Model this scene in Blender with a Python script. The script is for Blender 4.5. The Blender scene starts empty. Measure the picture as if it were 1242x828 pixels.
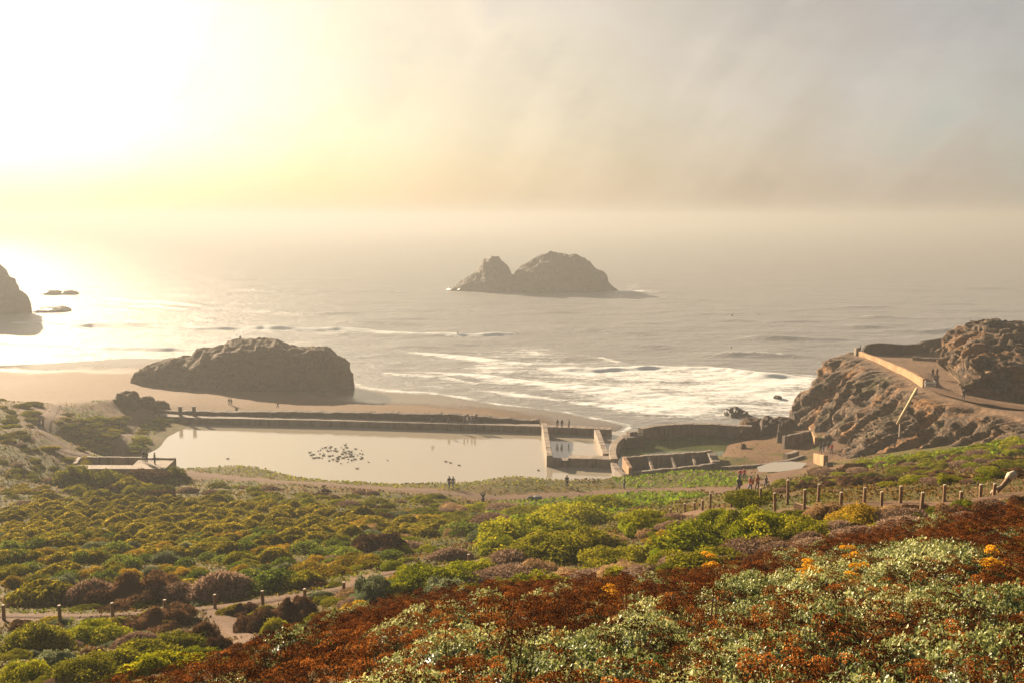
import bpy, math, random
import numpy as np
from mathutils import Vector, Matrix, Euler
random.seed(7); RNG = np.random.default_rng(7)
scene = bpy.context.scene
COL = scene.collection
R = math.radians
CAMZ = 44.0
F = 1193.0
PITCH = math.atan((414 - 265) / F)
SUN_AZ, SUN_EL = R(-39), R(18)
PC, PS = math.cos(PITCH), math.sin(PITCH)

# ------------------------------------------------------------------ measuring helpers
def ray(u, v):
    x = (u - 621) / F; y = -(v - 414) / F
    return np.array([x, PC + y * PS, -PS + y * PC])
def at_z(u, v, z):
    d = ray(u, v); t = (z - CAMZ) / d[2]
    return (d[0] * t, d[1] * t, z)
def at_d(u, v, Y):
    d = ray(u, v); t = Y / d[1]
    return (d[0] * t, Y, CAMZ + d[2] * t)
def to_px(X, Y, Z):
    Z = Z - CAMZ
    f = Y * PC - Z * PS; up = Y * PS + Z * PC
    f = np.where(f < .1, .1, f)
    return 621 + F * X / f, 414 - F * up / f

# ------------------------------------------------------------------ numpy noise
def _h(ix, iy, iz, s):
    n = (ix * 374761393 + iy * 668265263 + iz * 2147483647 + s * 1274126177) & 0xffffffff
    n = ((n ^ (n >> 13)) * 1274126177) & 0xffffffff
    n = ((n ^ (n >> 15)) * 2246822519) & 0xffffffff
    return ((n ^ (n >> 16)) & 0xffff) / 65535.0
def vnoise(P, s=0):
    P = np.asarray(P, float); I = np.floor(P).astype(np.int64); f = P - I; f = f * f * (3 - 2 * f)
    r = 0
    for a in (0, 1):
        for b in (0, 1):
            for c in (0, 1):
                w = (f[..., 0] if a else 1 - f[..., 0]) * (f[..., 1] if b else 1 - f[..., 1]) * (f[..., 2] if c else 1 - f[..., 2])
                r = r + w * _h(I[..., 0] + a, I[..., 1] + b, I[..., 2] + c, s)
    return r * 2 - 1
def fbm(P, o=4, s=0, ridge=False):
    P = np.asarray(P, float); r = 0; a = 1; t = 0
    for k in range(o):
        n = vnoise(P * (2.03 ** k) + k * 17.3, s + k)
        r = r + a * ((1 - 2 * np.abs(n)) if ridge else n); t += a; a *= .5
    return r / t
def P3(x, y, z=0.): 
    x = np.asarray(x, float); return np.stack([x, np.broadcast_to(y, x.shape), np.broadcast_to(z, x.shape)], -1)
def sstep(a, b, x):
    t = np.clip((x - a) / (b - a), 0, 1); return t * t * (3 - 2 * t)
def in_poly(px, py, poly):
    px = np.asarray(px); py = np.asarray(py); c = np.zeros(px.shape, bool); n = len(poly)
    for i in range(n):
        x0, y0 = poly[i]; x1, y1 = poly[(i + 1) % n]
        if y0 == y1: continue
        c ^= ((y0 > py) != (y1 > py)) & (px < (x1 - x0) * (py - y0) / (y1 - y0) + x0)
    return c
def poly_dist(px, py, pts, closed=True):
    d = np.full(np.shape(px), 1e9); n = len(pts)
    for i in range(n if closed else n - 1):
        a = np.array(pts[i][:2]); b = np.array(pts[(i + 1) % n][:2]); ab = b - a
        t = np.clip(((px - a[0]) * ab[0] + (py - a[1]) * ab[1]) / (ab @ ab + 1e-9), 0, 1)
        d = np.minimum(d, np.hypot(px - a[0] - t * ab[0], py - a[1] - t * ab[1]))
    return d

# ------------------------------------------------------------------ object helpers
def tag(o, label=None, cat=None, group=None, kind=None):
    if label: o['label'] = label
    if cat: o['category'] = cat
    if group: o['group'] = group
    if kind: o['kind'] = kind
    return o
def empty(name, loc=(0, 0, 0), rz=0., sc=1.):
    o = bpy.data.objects.new(name, None); COL.objects.link(o)
    o.location = loc; o.rotation_euler = (0, 0, rz); o.empty_display_size = .2
    o.scale = (sc, sc, sc) if np.isscalar(sc) else sc
    return o
def link(name, me, mat=None, parent=None, loc=(0, 0, 0), rz=0., sc=1., rx=0., ry=0.):
    o = bpy.data.objects.new(name, me); COL.objects.link(o)
    if mat and not me.materials: me.materials.append(mat)
    if parent: o.parent = parent
    o.location = loc; o.rotation_euler = (rx, ry, rz)
    o.scale = (sc, sc, sc) if np.isscalar(sc) else sc
    return o
def copy_tree(o, parent=None):
    c = o.copy(); COL.objects.link(c)
    if parent: c.parent = parent
    for ch in o.children:
        k = ch.copy(); COL.objects.link(k); k.parent = c
        for g in ch.children:
            q = g.copy(); COL.objects.link(q); q.parent = k
    return c
def mesh_np(name, V, Fq, smooth=False, col=None, attrs=None):
    """V (n,3); Fq (m,4) or (m,3) faces"""
    V = np.asarray(V, np.float32); Fq = np.asarray(Fq, np.int32)
    me = bpy.data.meshes.new(name); k = Fq.shape[1]
    me.vertices.add(len(V)); me.vertices.foreach_set('co', V.ravel())
    me.loops.add(Fq.size); me.loops.foreach_set('vertex_index', Fq.ravel())
    me.polygons.add(len(Fq)); me.polygons.foreach_set('loop_start', np.arange(0, Fq.size, k, dtype=np.int32))
    if smooth: me.polygons.foreach_set('use_smooth', np.ones(len(Fq), bool))
    me.update(calc_edges=True)
    if col is not None:
        a = me.color_attributes.new('col', 'FLOAT_COLOR', 'POINT')
        c = np.ones((len(V), 4), np.float32); c[:, :3] = col; a.data.foreach_set('color', c.ravel())
    for n, arr in (attrs or {}).items():
        a = me.attributes.new(n, 'FLOAT', 'POINT'); a.data.foreach_set('value', np.asarray(arr, np.float32))
    return me
def grid_faces(nr, nc, closed=False):
    i = np.arange(nr - 1)[:, None]; j = np.arange(nc if closed else nc - 1)[None]
    a = i * nc + j; b = i * nc + (j + 1) % nc
    return np.stack([a, b, b + nc, a + nc], -1).reshape(-1, 4)
class MB:
    def __init__(s): s.v = []; s.f = []
    def add(s, V, Fs):
        n = len(s.v); s.v += [tuple(map(float, p)) for p in V]; s.f += [tuple(int(i) + n for i in q) for q in Fs]; return s
    def box(s, cx, cy, z0, z1, wx, wy, rz=0., bev=0.03, jit=0.):
        """box with chamfered top edges"""
        c, sn = math.cos(rz), math.sin(rz); V = []
        for z, k in ((z0, 0), (z1 - bev, 0), (z1, bev)):
            for sx, sy in ((-1, -1), (1, -1), (1, 1), (-1, 1)):
                x = sx * (wx / 2 - k) + random.uniform(-jit, jit); y = sy * (wy / 2 - k) + random.uniform(-jit, jit)
                V.append((cx + x * c - y * sn, cy + x * sn + y * c, z + (random.uniform(-jit, jit) if z > z0 else 0)))
        Fs = [(3, 2, 1, 0), (8, 9, 10, 11)]
        for r in (0, 4):
            for i in range(4): Fs.append((r + i, r + (i + 1) % 4, r + 4 + (i + 1) % 4, r + 4 + i))
        return s.add(V, Fs)
    def tube(s, pts, rad, n=8, cap=True):
        pts = [Vector(p) for p in pts]; V = []; Fs = []
        rad = rad if hasattr(rad, '__len__') else [rad] * len(pts)
        for i, p in enumerate(pts):
            t = (pts[min(i + 1, len(pts) - 1)] - pts[max(i - 1, 0)]).normalized()
            q = t.to_track_quat('Z', 'Y')
            for k in range(n):
                a = 2 * math.pi * k / n
                V.append(p + q @ Vector((math.cos(a) * rad[i], math.sin(a) * rad[i], 0)))
        for i in range(len(pts) - 1):
            for k in range(n): Fs.append((i * n + k, i * n + (k + 1) % n, (i + 1) * n + (k + 1) % n, (i + 1) * n + k))
        if cap: Fs.append(tuple(range(n - 1, -1, -1))); Fs.append(tuple((len(pts) - 1) * n + k for k in range(n)))
        return s.add(V, Fs)
    def mesh(s, name, smooth=False):
        me = bpy.data.meshes.new(name); me.from_pydata(s.v, [], s.f); me.update()
        if smooth: me.polygons.foreach_set('use_smooth', np.ones(len(me.polygons), bool))
        return me
    def build(s, name, mat, parent=None, smooth=False, **k): return link(name, s.mesh(name, smooth), mat, parent, **k)

# ------------------------------------------------------------------ materials
class NT:
    def __init__(s, nt): s.nt = nt
    def n(s, t, **k):
        o = s.nt.nodes.new(t)
        for a, b in k.items():
            if a.startswith('i_'):
                key = a[2:].replace('_', ' ')
                o.inputs[key].default_value = b
            else: setattr(o, a, b)
        return o
    def l(s, a, b): s.nt.links.new(a, b)
    def math(s, op, a, b=None, clamp=False):
        m = s.n('ShaderNodeMath', operation=op, use_clamp=clamp)
        for i, x in enumerate((a, b)):
            if x is None: continue
            if isinstance(x, (int, float)): m.inputs[i].default_value = x
            else: s.l(x, m.inputs[i])
        return m.outputs[0]
    def mix(s, f, a, b, bt='MIX'):
        m = s.n('ShaderNodeMix', data_type='RGBA', blend_type=bt)
        for i, x in ((0, f), (6, a), (7, b)):
            if isinstance(x, (int, float)): m.inputs[i].default_value = x
            elif isinstance(x, tuple): m.inputs[i].default_value = x if len(x) == 4 else (*x, 1)
            else: s.l(x, m.inputs[i])
        return m.outputs[2]
    def noise(s, vec, scale, detail=4, rough=.55, col=False):
        o = s.n('ShaderNodeTexNoise'); o.inputs['Scale'].default_value = scale; o.inputs['Detail'].default_value = detail
        o.inputs['Roughness'].default_value = rough
        if vec is not None: s.l(vec, o.inputs['Vector'])
        return o.outputs['Color' if col else 'Fac']
    def ramp(s, f, *stops):
        o = s.n('ShaderNodeValToRGB'); s.l(f, o.inputs[0]); e = o.color_ramp.elements
        for i, (p, c) in enumerate(stops):
            x = e[i] if i < 2 else e.new(p)
            x.position = p; x.color = (c, c, c, 1) if isinstance(c, (int, float)) else (*c, 1)
        return o.outputs[0]
    def maprange(s, x, a, b, c=0., d=1., sm=False):
        o = s.n('ShaderNodeMapRange', interpolation_type='SMOOTHSTEP' if sm else 'LINEAR'); s.l(x, o.inputs[0])
        for i, q in enumerate((a, b, c, d)): o.inputs[i + 1].default_value = q
        return o.outputs[0]
    def mapping(s, vec, scale=(1, 1, 1), rot=(0, 0, 0)):
        o = s.n('ShaderNodeMapping'); o.inputs['Scale'].default_value = scale; o.inputs['Rotation'].default_value = rot
        s.l(vec, o.inputs['Vector']); return o.outputs[0]
    def bump(s, h, strength=.5, dist=.1, nrm=None):
        o = s.n('ShaderNodeBump'); o.inputs['Strength'].default_value = strength; o.inputs['Distance'].default_value = dist
        s.l(h, o.inputs['Height'])
        if nrm is not None: s.l(nrm, o.inputs['Normal'])
        return o.outputs[0]
def new_mat(name):
    m = bpy.data.materials.new(name); m.use_nodes = True; nt = NT(m.node_tree); m.node_tree.nodes.clear()
    out = nt.n('ShaderNodeOutputMaterial'); return m, nt, out
def pbsdf(nt, out, col, rough=.8, nrm=None, spec=.3):
    b = nt.n('ShaderNodeBsdfPrincipled')
    if isinstance(col, tuple): b.inputs['Base Color'].default_value = (*col, 1)
    else: nt.l(col, b.inputs['Base Color'])
    if isinstance(rough, (int, float)): b.inputs['Roughness'].default_value = rough
    else: nt.l(rough, b.inputs['Roughness'])
    b.inputs['Specular IOR Level'].default_value = spec
    if nrm is not None: nt.l(nrm, b.inputs['Normal'])
    nt.l(b.outputs[0], out.inputs['Surface']); return b
def simple_mat(name, col, rough=.8, var=.25, scale=6., bump=.3, bdist=.02, spec=.3):
    m, nt, out = new_mat(name); tc = nt.n('ShaderNodeTexCoord').outputs['Object']
    n = nt.noise(tc, scale, 6, .65); dark = tuple(c * (1 - var) for c in col); lite = tuple(min(1, c * (1 + var)) for c in col)
    c = nt.ramp(n, (.3, dark), (.7, lite))
    pbsdf(nt, out, c, rough, nt.bump(nt.noise(tc, scale * 3, 5, .7), bump, bdist) if bump else None, spec); return m
def leaf_mat(name, a, b, c, trans=.35, rnd=.22, gloss=.0):
    """leaf colours spread over a-b-c by the per-leaf 'tone' attribute and per-plant random"""
    m, nt, out = new_mat(name)
    t = nt.n('ShaderNodeAttribute', attribute_name='tone').outputs['Fac']
    r = nt.n('ShaderNodeObjectInfo').outputs['Random']
    f = nt.math('ADD', t, nt.math('MULTIPLY', nt.math('SUBTRACT', r, .5), rnd * 2), True)
    col = nt.ramp(f, (0, a), (.5, b), (1, c))
    d = nt.n('ShaderNodeBsdfDiffuse'); nt.l(col, d.inputs[0])
    tr = nt.n('ShaderNodeBsdfTranslucent'); nt.l(col, tr.inputs[0])
    mx = nt.n('ShaderNodeMixShader'); mx.inputs[0].default_value = trans; nt.l(d.outputs[0], mx.inputs[1]); nt.l(tr.outputs[0], mx.inputs[2])
    if not gloss: nt.l(mx.outputs[0], out.inputs['Surface']); return m
    g = nt.n('ShaderNodeBsdfGlossy'); g.inputs['Roughness'].default_value = .45
    mg = nt.n('ShaderNodeMixShader'); mg.inputs[0].default_value = gloss; nt.l(mx.outputs[0], mg.inputs[1]); nt.l(g.outputs[0], mg.inputs[2])
    nt.l(mg.outputs[0], out.inputs['Surface']); return m
def concrete(name, col, bump=.6):
    m, nt, out = new_mat(name); g = nt.n('ShaderNodeNewGeometry'); p = g.outputs['Position']
    n1 = nt.noise(p, .45, 6, .65); n2 = nt.noise(p, 3.2, 6, .7)
    c = nt.ramp(n1, (.28, tuple(x * .5 for x in col)), (.5, col), (.75, tuple(min(1, x * 1.35) for x in col)))
    st = nt.noise(nt.mapping(p, (2.5, 2.5, .25)), 1., 4, .6)
    c = nt.mix(nt.maprange(st, .52, .72), c, tuple(x * .38 for x in col))
    c = nt.mix(nt.maprange(n2, .6, .8, 0, .6), c, (.11, .10, .04))
    pbsdf(nt, out, c, .9, nt.bump(nt.noise(p, 2.2, 8, .75), bump, .18)); return m
# ------------------------------------------------------------------ terrain height from surveyed spots
SP = []
def D(u, v, d, dz=0.):
    x, y, z = at_d(u, v, d); SP.append((x, y, z + dz))
def Zs(u, v, z): SP.append(at_z(u, v, z))
def W(x, y, z): SP.append((x, y, z))
# shoulder under the flower bed (canopy 0.4 m above ground)
for u, v, d in ((180, 828, 14.5), (300, 785, 16), (420, 742, 18), (600, 712, 19), (830, 700, 19.5), (950, 672, 20), (1100, 645, 21.5), (1242, 615, 23),
                (400, 828, 10), (700, 828, 8.5), (1000, 828, 8), (1242, 828, 8), (560, 765, 13.5), (850, 760, 12), (1100, 735, 12.5), (1242, 720, 13)):
    D(u, v, d, -.45)
for p in ((0, 0, 42.2), (6, 0, 42.6), (14, 6, 42), (-4, 0, 41), (-9, 2, 38.5), (-16, 6, 35.5), (-9, 12, 35.8), (-16, 18, 33), (0, -14, 44), (-20, -14, 42), (20, -14, 46), (-40, 0, 34), (40, 0, 46), (-60, 30, 28), (30, 15, 40.5), (45, 25, 39), (-80, 60, 22), (-110, 100, 18), (-40, -30, 44), (60, -30, 50)): W(*p)
# bushes slope behind the bed
for u, v, d in ((0, 828, 28), (120, 815, 27), (0, 775, 38), (150, 775, 37), (300, 770, 33), (430, 745, 30), (600, 704, 28), (720, 700, 27), (850, 690, 27), (950, 668, 27), (1050, 645, 28), (1242, 608, 31)): D(u, v, d, -.5)
# left trail
for u, v, d in ((0, 746, 48), (75, 748, 48), (200, 742, 48.5), (320, 728, 49), (415, 712, 50), (470, 694, 54), (570, 683, 58), (280, 770, 43)): D(u, v, d)
for u, v, d in ((600, 690, 45), (700, 680, 43), (760, 690, 36), (860, 660, 48)): D(u, v, d, -.9)
# hummock field and mid slope
for u, v, d in ((0, 700, 60), (150, 700, 60), (300, 690, 62), (450, 675, 66), (0, 660, 75), (200, 655, 77), (400, 645, 80), (0, 620, 100), (120, 615, 103), (250, 610, 106), (400, 610, 107), (520, 640, 84), (640, 650, 76), (600, 620, 108), (740, 610, 105), (760, 640, 72), (700, 660, 62)): D(u, v, d)
# right trail with steps, rising to the right
for u, v, d in ((830, 621, 62), (861, 620, 56), (890, 614, 52), (940, 624, 46), (975, 622, 44.5), (1020, 615, 45), (1070, 613, 44), (1117, 620, 41), (1165, 611, 42), (1205, 602, 42)): D(u, v, d)
for u, v, d in ((905, 602, 80), (955, 598, 80), (1050, 592, 68), (1150, 588, 66), (1242, 575, 66), (1000, 575, 105), (1060, 562, 112), (1150, 548, 112), (1242, 537, 110), (985, 590, 92)): D(u, v, d)
# valley path
for u, v, d in ((220, 576, 138), (300, 581, 135), (450, 592, 130), (600, 604, 125), (700, 600, 126), (800, 593, 126), (870, 593, 117), (900, 598, 110), (920, 583, 135)): D(u, v, d)
# banks between path and pool, falling to the pool floor
for u, v, z in ((300, 564, 6.3), (440, 583, 6.8), (525, 586, 6.8), (620, 578, 7.6), (720, 580, 6.6), (830, 570, 7.4), (890, 573, 6.6)): Zs(u, v, z)
for p in ((-58, 160, 1), (-38, 156, 1), (-20, 151, 1), (-8, 149, 1), (4, 150, 1), (14, 150, 1.4), (24, 153, 2.5), (33, 153, 3), (-40, 180, .8), (0, 178, .8), (-10, 195, .8), (-55, 190, 1), (12, 170, .8), (27, 178, .9), (35, 175, .9)): W(*p)
# ruin floor and beach-side apron
for u, v, z in ((880, 555, 3.6), (940, 550, 3.6), (900, 540, 2.9), (960, 563, 4.2), (1000, 545, 5), (1010, 522, 5.2), (1040, 527, 5.4), (985, 520, 4.5), (940, 530, 3.2), (1030, 555, 6)): Zs(u, v, z)
for p in ((50, 196, 2), (58, 205, -1), (44, 203, 0), (70, 215, -4), (62, 182, 5), (64, 165, 7), (70, 150, 11), (75, 130, 15), (80, 112, 19.5), (105, 112, 20.5), (100, 140, 14), (100, 180, 5), (140, 120, 21), (140, 60, 33), (90, 60, 31), (140, 180, 4)): W(*p)
# platform hillock, left hill, reeds
for u, v, z in ((95, 592, 8.4), (150, 592, 7.6), (205, 575, 7.6), (60, 560, 9.8), (20, 560, 10.8), (0, 600, 12.6), (50, 520, 11.5), (0, 520, 12.5), (90, 510, 7.5), (135, 481, 6.4), (60, 490, 8.4), (165, 500, 4.0), (200, 502, 3.1), (110, 530, 5.4), (150, 525, 3.0), (200, 525, 2.2), (160, 550, 2.4), (110, 550, 6.5)): Zs(u, v, z)
for p in ((-72, 166, 2.2), (-66, 160, 1.6), (-150, 150, 17), (-150, 190, 12), (-120, 205, 6), (-95, 200, 6), (-110, 201, 6.3), (-104, 214, 3.5), (-90, 212, 3.2), (-200, 120, 24), (-200, 220, 8)): W(*p)
# beach and sea bed
for u, v, z in ((0, 460, 1.5), (100, 462, 1.5), (0, 443, 0), (160, 434, 0), (250, 440, .2), (300, 492, 2.0), (220, 480, 2.1), (400, 462, .12), (430, 470, 0), (450, 486, .32), (530, 487, .35), (480, 500, 1.2), (600, 491, 0), (600, 503, .9), (640, 505, .6), (700, 510, .2), (760, 517, 0), (690, 502, 0), (520, 478, 0)): Zs(u, v, z)
for p in ((-72, 206, 2.2), (-40, 205, 2.0), (-15, 203, 1.5), (10, 197, .6), (22, 195, 0), (30, 197, -.6), (-160, 292, 0), (-260, 290, 0), (-260, 240, 3), (-120, 340, -1.6), (-40, 300, -1.2), (0, 270, -1.2), (30, 230, -1.2), (60, 240, -4), (-150, 400, -4), (0, 400, -4), (150, 300, -5), (-260, 400, -4), (150, 230, -5)): W(*p)
SP = np.array(SP)
def _phi(r2): return np.sqrt(r2 + 9.0)
_S = SP[:, :2]
_A = _phi(((_S[:, None] - _S[None]) ** 2).sum(-1)); _n = len(SP)
_M = np.zeros((_n + 3, _n + 3)); _M[:_n, :_n] = _A - np.eye(_n) * .6; _M[:_n, _n] = 1; _M[:_n, _n + 1:] = _S / 100; _M[_n, :_n] = 1; _M[_n + 1:, :_n] = _S.T / 100
_W = np.linalg.solve(_M, np.concatenate([SP[:, 2], np.zeros(3)]))
def Hs(X, Y):
    X = np.asarray(X, float); Y = np.asarray(Y, float); sh = X.shape; x = X.ravel(); y = Y.ravel(); out = np.empty(x.shape)
    for i in range(0, len(x), 20000):
        a = x[i:i + 20000]; b = y[i:i + 20000]
        out[i:i + 20000] = _phi((a[:, None] - _S[None, :, 0]) ** 2 + (b[:, None] - _S[None, :, 1]) ** 2) @ _W[:_n] + _W[_n] + a / 100 * _W[_n + 1] + b / 100 * _W[_n + 2]
    return out.reshape(sh)
# path centre lines (px) -> used for the strips and to keep plants off them
def ground_hit(u, v, fn=None, d0=4., d1=330.):
    fn = fn or Hs; d = ray(u, v); ys = np.concatenate([np.arange(d0, 60, .25), np.arange(60, d1, .5)])
    xs = d[0] / d[1] * ys; zs = CAMZ + d[2] / d[1] * ys; hit = np.nonzero(fn(xs, ys) >= zs)[0]
    i = hit[0] if len(hit) else len(ys) - 1
    return float(xs[i]), float(ys[i]), float(fn(xs[i:i + 1], ys[i:i + 1])[0])
def world_line(px): return [ground_hit(u, v)[:2] for u, v in px]
def smooth_line(pts, n=12):
    pts = [np.array(p[:2]) for p in pts]; P = [pts[0]] + pts + [pts[-1]]; out = []
    for i in range(1, len(P) - 2):
        a, b, c, d = P[i - 1:i + 3]
        for k in range(n):
            t = k / n; out.append(.5 * ((2 * b) + (c - a) * t + (2 * a - 5 * b + 4 * c - d) * t * t + (3 * b - a - 3 * c + d) * t ** 3))
    out.append(P[-2]); return [tuple(p) for p in out]
def wl_d(lst): return [at_d(u, v, d)[:2] for u, v, d in lst]
PATHS = {
 'valley': (smooth_line(wl_d([(195, 566, 146), (230, 576, 139), (300, 581, 135), (450, 592, 130), (600, 604, 125), (700, 600, 126), (800, 594, 125), (865, 592, 119), (900, 595, 113), (930, 586, 128), (965, 565, 148), (1005, 548, 160), (1020, 530, 174)])), 3.6),
 'left': (smooth_line(wl_d([(-160, 742, 48), (0, 746, 48), (75, 748, 48), (200, 742, 48.5), (320, 728, 49), (415, 712, 50), (470, 694, 54), (570, 683, 58), (640, 672, 62)])), 1.35),
 'spur': (smooth_line(wl_d([(255, 742, 48), (285, 760, 44), (300, 785, 39), (285, 800, 36)])), 1.05),
 'right': (smooth_line(wl_d([(1260, 598, 42), (1205, 599, 42), (1140, 607, 42), (1070, 606, 44.5), (1000, 610, 45.5), (957, 620, 45.5), (925, 621, 48.5), (890, 616, 52), (855, 619, 57), (820, 619, 65), (800, 621, 72)])), 1.5),
 'hill': (smooth_line(wl_d([(75, 480, 198), (60, 497, 176), (48, 520, 152), (72, 542, 146), (80, 556, 143), (115, 540, 150), (165, 506, 196), (185, 503, 200)])), 2.2),
}
def path_dist(X, Y):
    d = np.full(np.shape(X), 1e9)
    for pts, w in PATHS.values(): d = np.minimum(d, poly_dist(X, Y, pts[::2] + [pts[-1]], False) - w / 2)
    return d
POOL = [at_z(u, v, 2)[:2] for u, v in ((250, 513), (185, 555))] + [(-60, 158), (-38, 156), (-10, 148), (14, 149), (19, 163), (20, 190)]
def H(X, Y):
    X = np.asarray(X, float); Y = np.asarray(Y, float); z = Hs(X, Y)
    pd = path_dist(X, Y); k = sstep(0, 3, pd)
    big = fbm(P3(X * .16, Y * .16), 3, 3); sm = fbm(P3(X * .7, Y * .7), 3, 9)
    land = sstep(2.6, 6, z)
    z = z + k * land * (big * .35 + sm * .12) + (1 - land) * sm * .03
    return z
LEAF_LIM = None
# ---------- ground sheet
us = np.arange(-700, 1960, 4.0); ang = (us - 621) / F
ys = [-.0]; Yr = np.concatenate([np.arange(-30, 6, 1.5), 6 + (np.geomspace(1, 60, 250) - 1) / 59 * 59, np.geomspace(65.3, 430, 260)])
AA, YY = np.meshgrid(ang, Yr); near = np.maximum(YY, 0) + 22 * np.exp(-np.maximum(YY, 0) / 14.)
XX = AA * near
ZZ = H(XX, YY)
GV = np.stack([XX, YY, ZZ], -1).reshape(-1, 3)
GF = grid_faces(len(Yr), len(ang))
WALL = [at_z(u, v, 3.3)[:2] for u, v in ((190, 505), (400, 510), (655, 517), (740, 520))]
wallY = lambda x: np.interp(x, [-200, WALL[0][0], WALL[1][0], WALL[2][0], WALL[3][0], 26, 60], [226, WALL[0][1] + 1, WALL[1][1] + 1, WALL[2][1] + 1, WALL[3][1] + 1, 196, 206])
wob = fbm(P3(GV[:, 0] * .08, GV[:, 1] * .08), 3, 5) * 4
gpx, gpy = to_px(GV[:, 0], GV[:, 1], GV[:, 2])
gpd = path_dist(GV[:, 0], GV[:, 1])
isbeach = (GV[:, 1] > wallY(GV[:, 0]) + np.where(GV[:, 0] < -74, wob, 0)) & ((GV[:, 2] < 4.2) | (GV[:, 1] > 230))
sandy = np.clip(sstep(1.6, -1.2, gpd + fbm(P3(GV[:, 0] * .5, GV[:, 1] * .5), 3, 21) * 1.6), 0, 1)
ruinfloor = in_poly(gpx, gpy, [(868, 540), (900, 534), (985, 516), (1060, 516), (1052, 545), (1010, 575), (940, 582), (885, 572)]) & (GV[:, 1] > 118)
hills = in_poly(gpx, gpy, [(0, 478), (110, 470), (150, 478), (190, 498), (130, 512), (90, 498), (40, 540), (20, 505), (0, 500)]) & (GV[:, 1] > 120)
drywalk = in_poly(gpx, gpy, [(930, 580), (990, 586), (975, 600), (880, 612), (850, 622), (830, 608)]) & (GV[:, 1] > 30)
sandy = np.maximum(sandy, (ruinfloor * .9 + hills * .75 + drywalk * .5) * sstep(-.3, .3, fbm(P3(GV[:, 0] * .3, GV[:, 1] * .3), 4, 31) + .25))
def sub_mesh(name, mask_face, mat, attrs):
    Fs = GF[mask_face]; idx = np.unique(Fs); mp = np.zeros(len(GV), np.int32); mp[idx] = np.arange(len(idx))
    me = mesh_np(name, GV[idx], mp[Fs], True, attrs={k: a[idx] for k, a in attrs.items()})
    return tag(link(name, me, mat), kind='structure')
# materials of the ground
m, nt, out = new_mat('hill_soil'); gp = nt.n('ShaderNodeNewGeometry').outputs['Position']
sa = nt.n('ShaderNodeAttribute', attribute_name='sandy').outputs['Fac']
n1 = nt.noise(gp, .22, 5, .6); n2 = nt.noise(gp, 2.1, 6, .7); n3 = nt.noise(gp, 9., 4, .7)
veg = nt.ramp(n1, (.3, (.035, .045, .008)), (.45, (.075, .07, .014)), (.58, (.11, .075, .022)), (.72, (.05, .065, .01)))
veg = nt.mix(nt.maprange(n2, .45, .7), veg, (.05, .035, .016))
sand = nt.ramp(n2, (.25, (.06, .034, .018)), (.5, (.12, .07, .038)), (.75, (.18, .11, .062)))
sand = nt.mix(nt.maprange(n3, .6, .75, 0, .5), sand, (.13, .085, .05))
c = nt.mix(nt.maprange(nt.math('ADD', sa, nt.math('MULTIPLY', nt.math('SUBTRACT', n3, .5), .7)), .35, .6), veg, sand)
pbsdf(nt, out, c, .95, nt.bump(nt.math('ADD', n2, n3), .8, .15), .1); M_HILL = m
m, nt, out = new_mat('footworn_dirt'); gp = nt.n('ShaderNodeNewGeometry').outputs['Position']
n1 = nt.noise(gp, .5, 5, .6); n3 = nt.noise(gp, 7., 6, .75)
c = nt.ramp(n3, (.3, (.045, .026, .017)), (.5, (.10, .058, .036)), (.72, (.165, .10, .06)))
c = nt.mix(nt.maprange(n1, .5, .7, 0, .6), c, (.11, .066, .04))
pbsdf(nt, out, c, .95, nt.bump(n3, .8, .08), .1); M_PATH = m
m, nt, out = new_mat('beach_sand'); geo = nt.n('ShaderNodeNewGeometry'); gp = geo.outputs['Position']
sx = nt.n('ShaderNodeSeparateXYZ'); nt.l(gp, sx.inputs[0]); z = sx.outputs[2]
n1 = nt.noise(gp, .07, 5, .6); n2 = nt.noise(gp, 1.1, 6, .7)
wet = nt.maprange(nt.math('ADD', z, nt.math('MULTIPLY', nt.math('SUBTRACT', n1, .5), 1.0)), 1.0, .3, 0, 1, True)
dry = nt.ramp(n2, (.3, (.075, .038, .014)), (.6, (.118, .062, .024)), (.8, (.15, .083, .035)))
c = nt.mix(wet, dry, (.085, .055, .033))
ro = nt.maprange(wet, 0, 1, .9, .17)
hb = nt.math('MULTIPLY', n2, nt.maprange(wet, 0, 1, 1, .04))
pbsdf(nt, out, c, ro, nt.bump(hb, .7, .12), .15); M_SAND = m
fb = isbeach[GF].all(1) & (GV[GF][:, :, 1].min(1) > 150)
gat = {'sandy': sandy}
GROUND = sub_mesh('hillside', ~fb, M_HILL, gat)
BEACH = sub_mesh('beach', fb, M_SAND, {})
# ---------- path strips draped on the ground
def strip(name, pts, width, mat, lift=.05, seed=0):
    pts = np.array(pts); d = np.gradient(pts, axis=0); nn = np.stack([-d[:, 1], d[:, 0]], -1); nn /= np.linalg.norm(nn, axis=1)[:, None] + 1e-9
    seg = np.concatenate([[0], np.cumsum(np.linalg.norm(np.diff(pts, axis=0), axis=1))]); L = seg[-1]; n = max(8, int(L / .5)); s = np.linspace(0, L, n)
    C = np.stack([np.interp(s, seg, pts[:, k]) for k in (0, 1)], -1); N = np.stack([np.interp(s, seg, nn[:, k]) for k in (0, 1)], -1)
    m = 9; V = []
    wl = width / 2 * (1 + .45 * fbm(P3(s * .35, 0, seed), 3, 40)); wr = width / 2 * (1 + .45 * fbm(P3(s * .35, 7, seed), 3, 41))
    for j in range(m):
        t = j / (m - 1) * 2 - 1; off = np.where(t < 0, wl, wr) * t
        p = C + N * off[:, None]; z = H(p[:, 0], p[:, 1]) + lift * (1 - abs(t) ** 4 * 2.2)
        V.append(np.stack([p[:, 0], p[:, 1], z], -1))
    V = np.stack(V, 1).reshape(-1, 3)
    return tag(link(name, mesh_np(name, V, grid_faces(n, m), True), mat), kind='structure')
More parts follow.
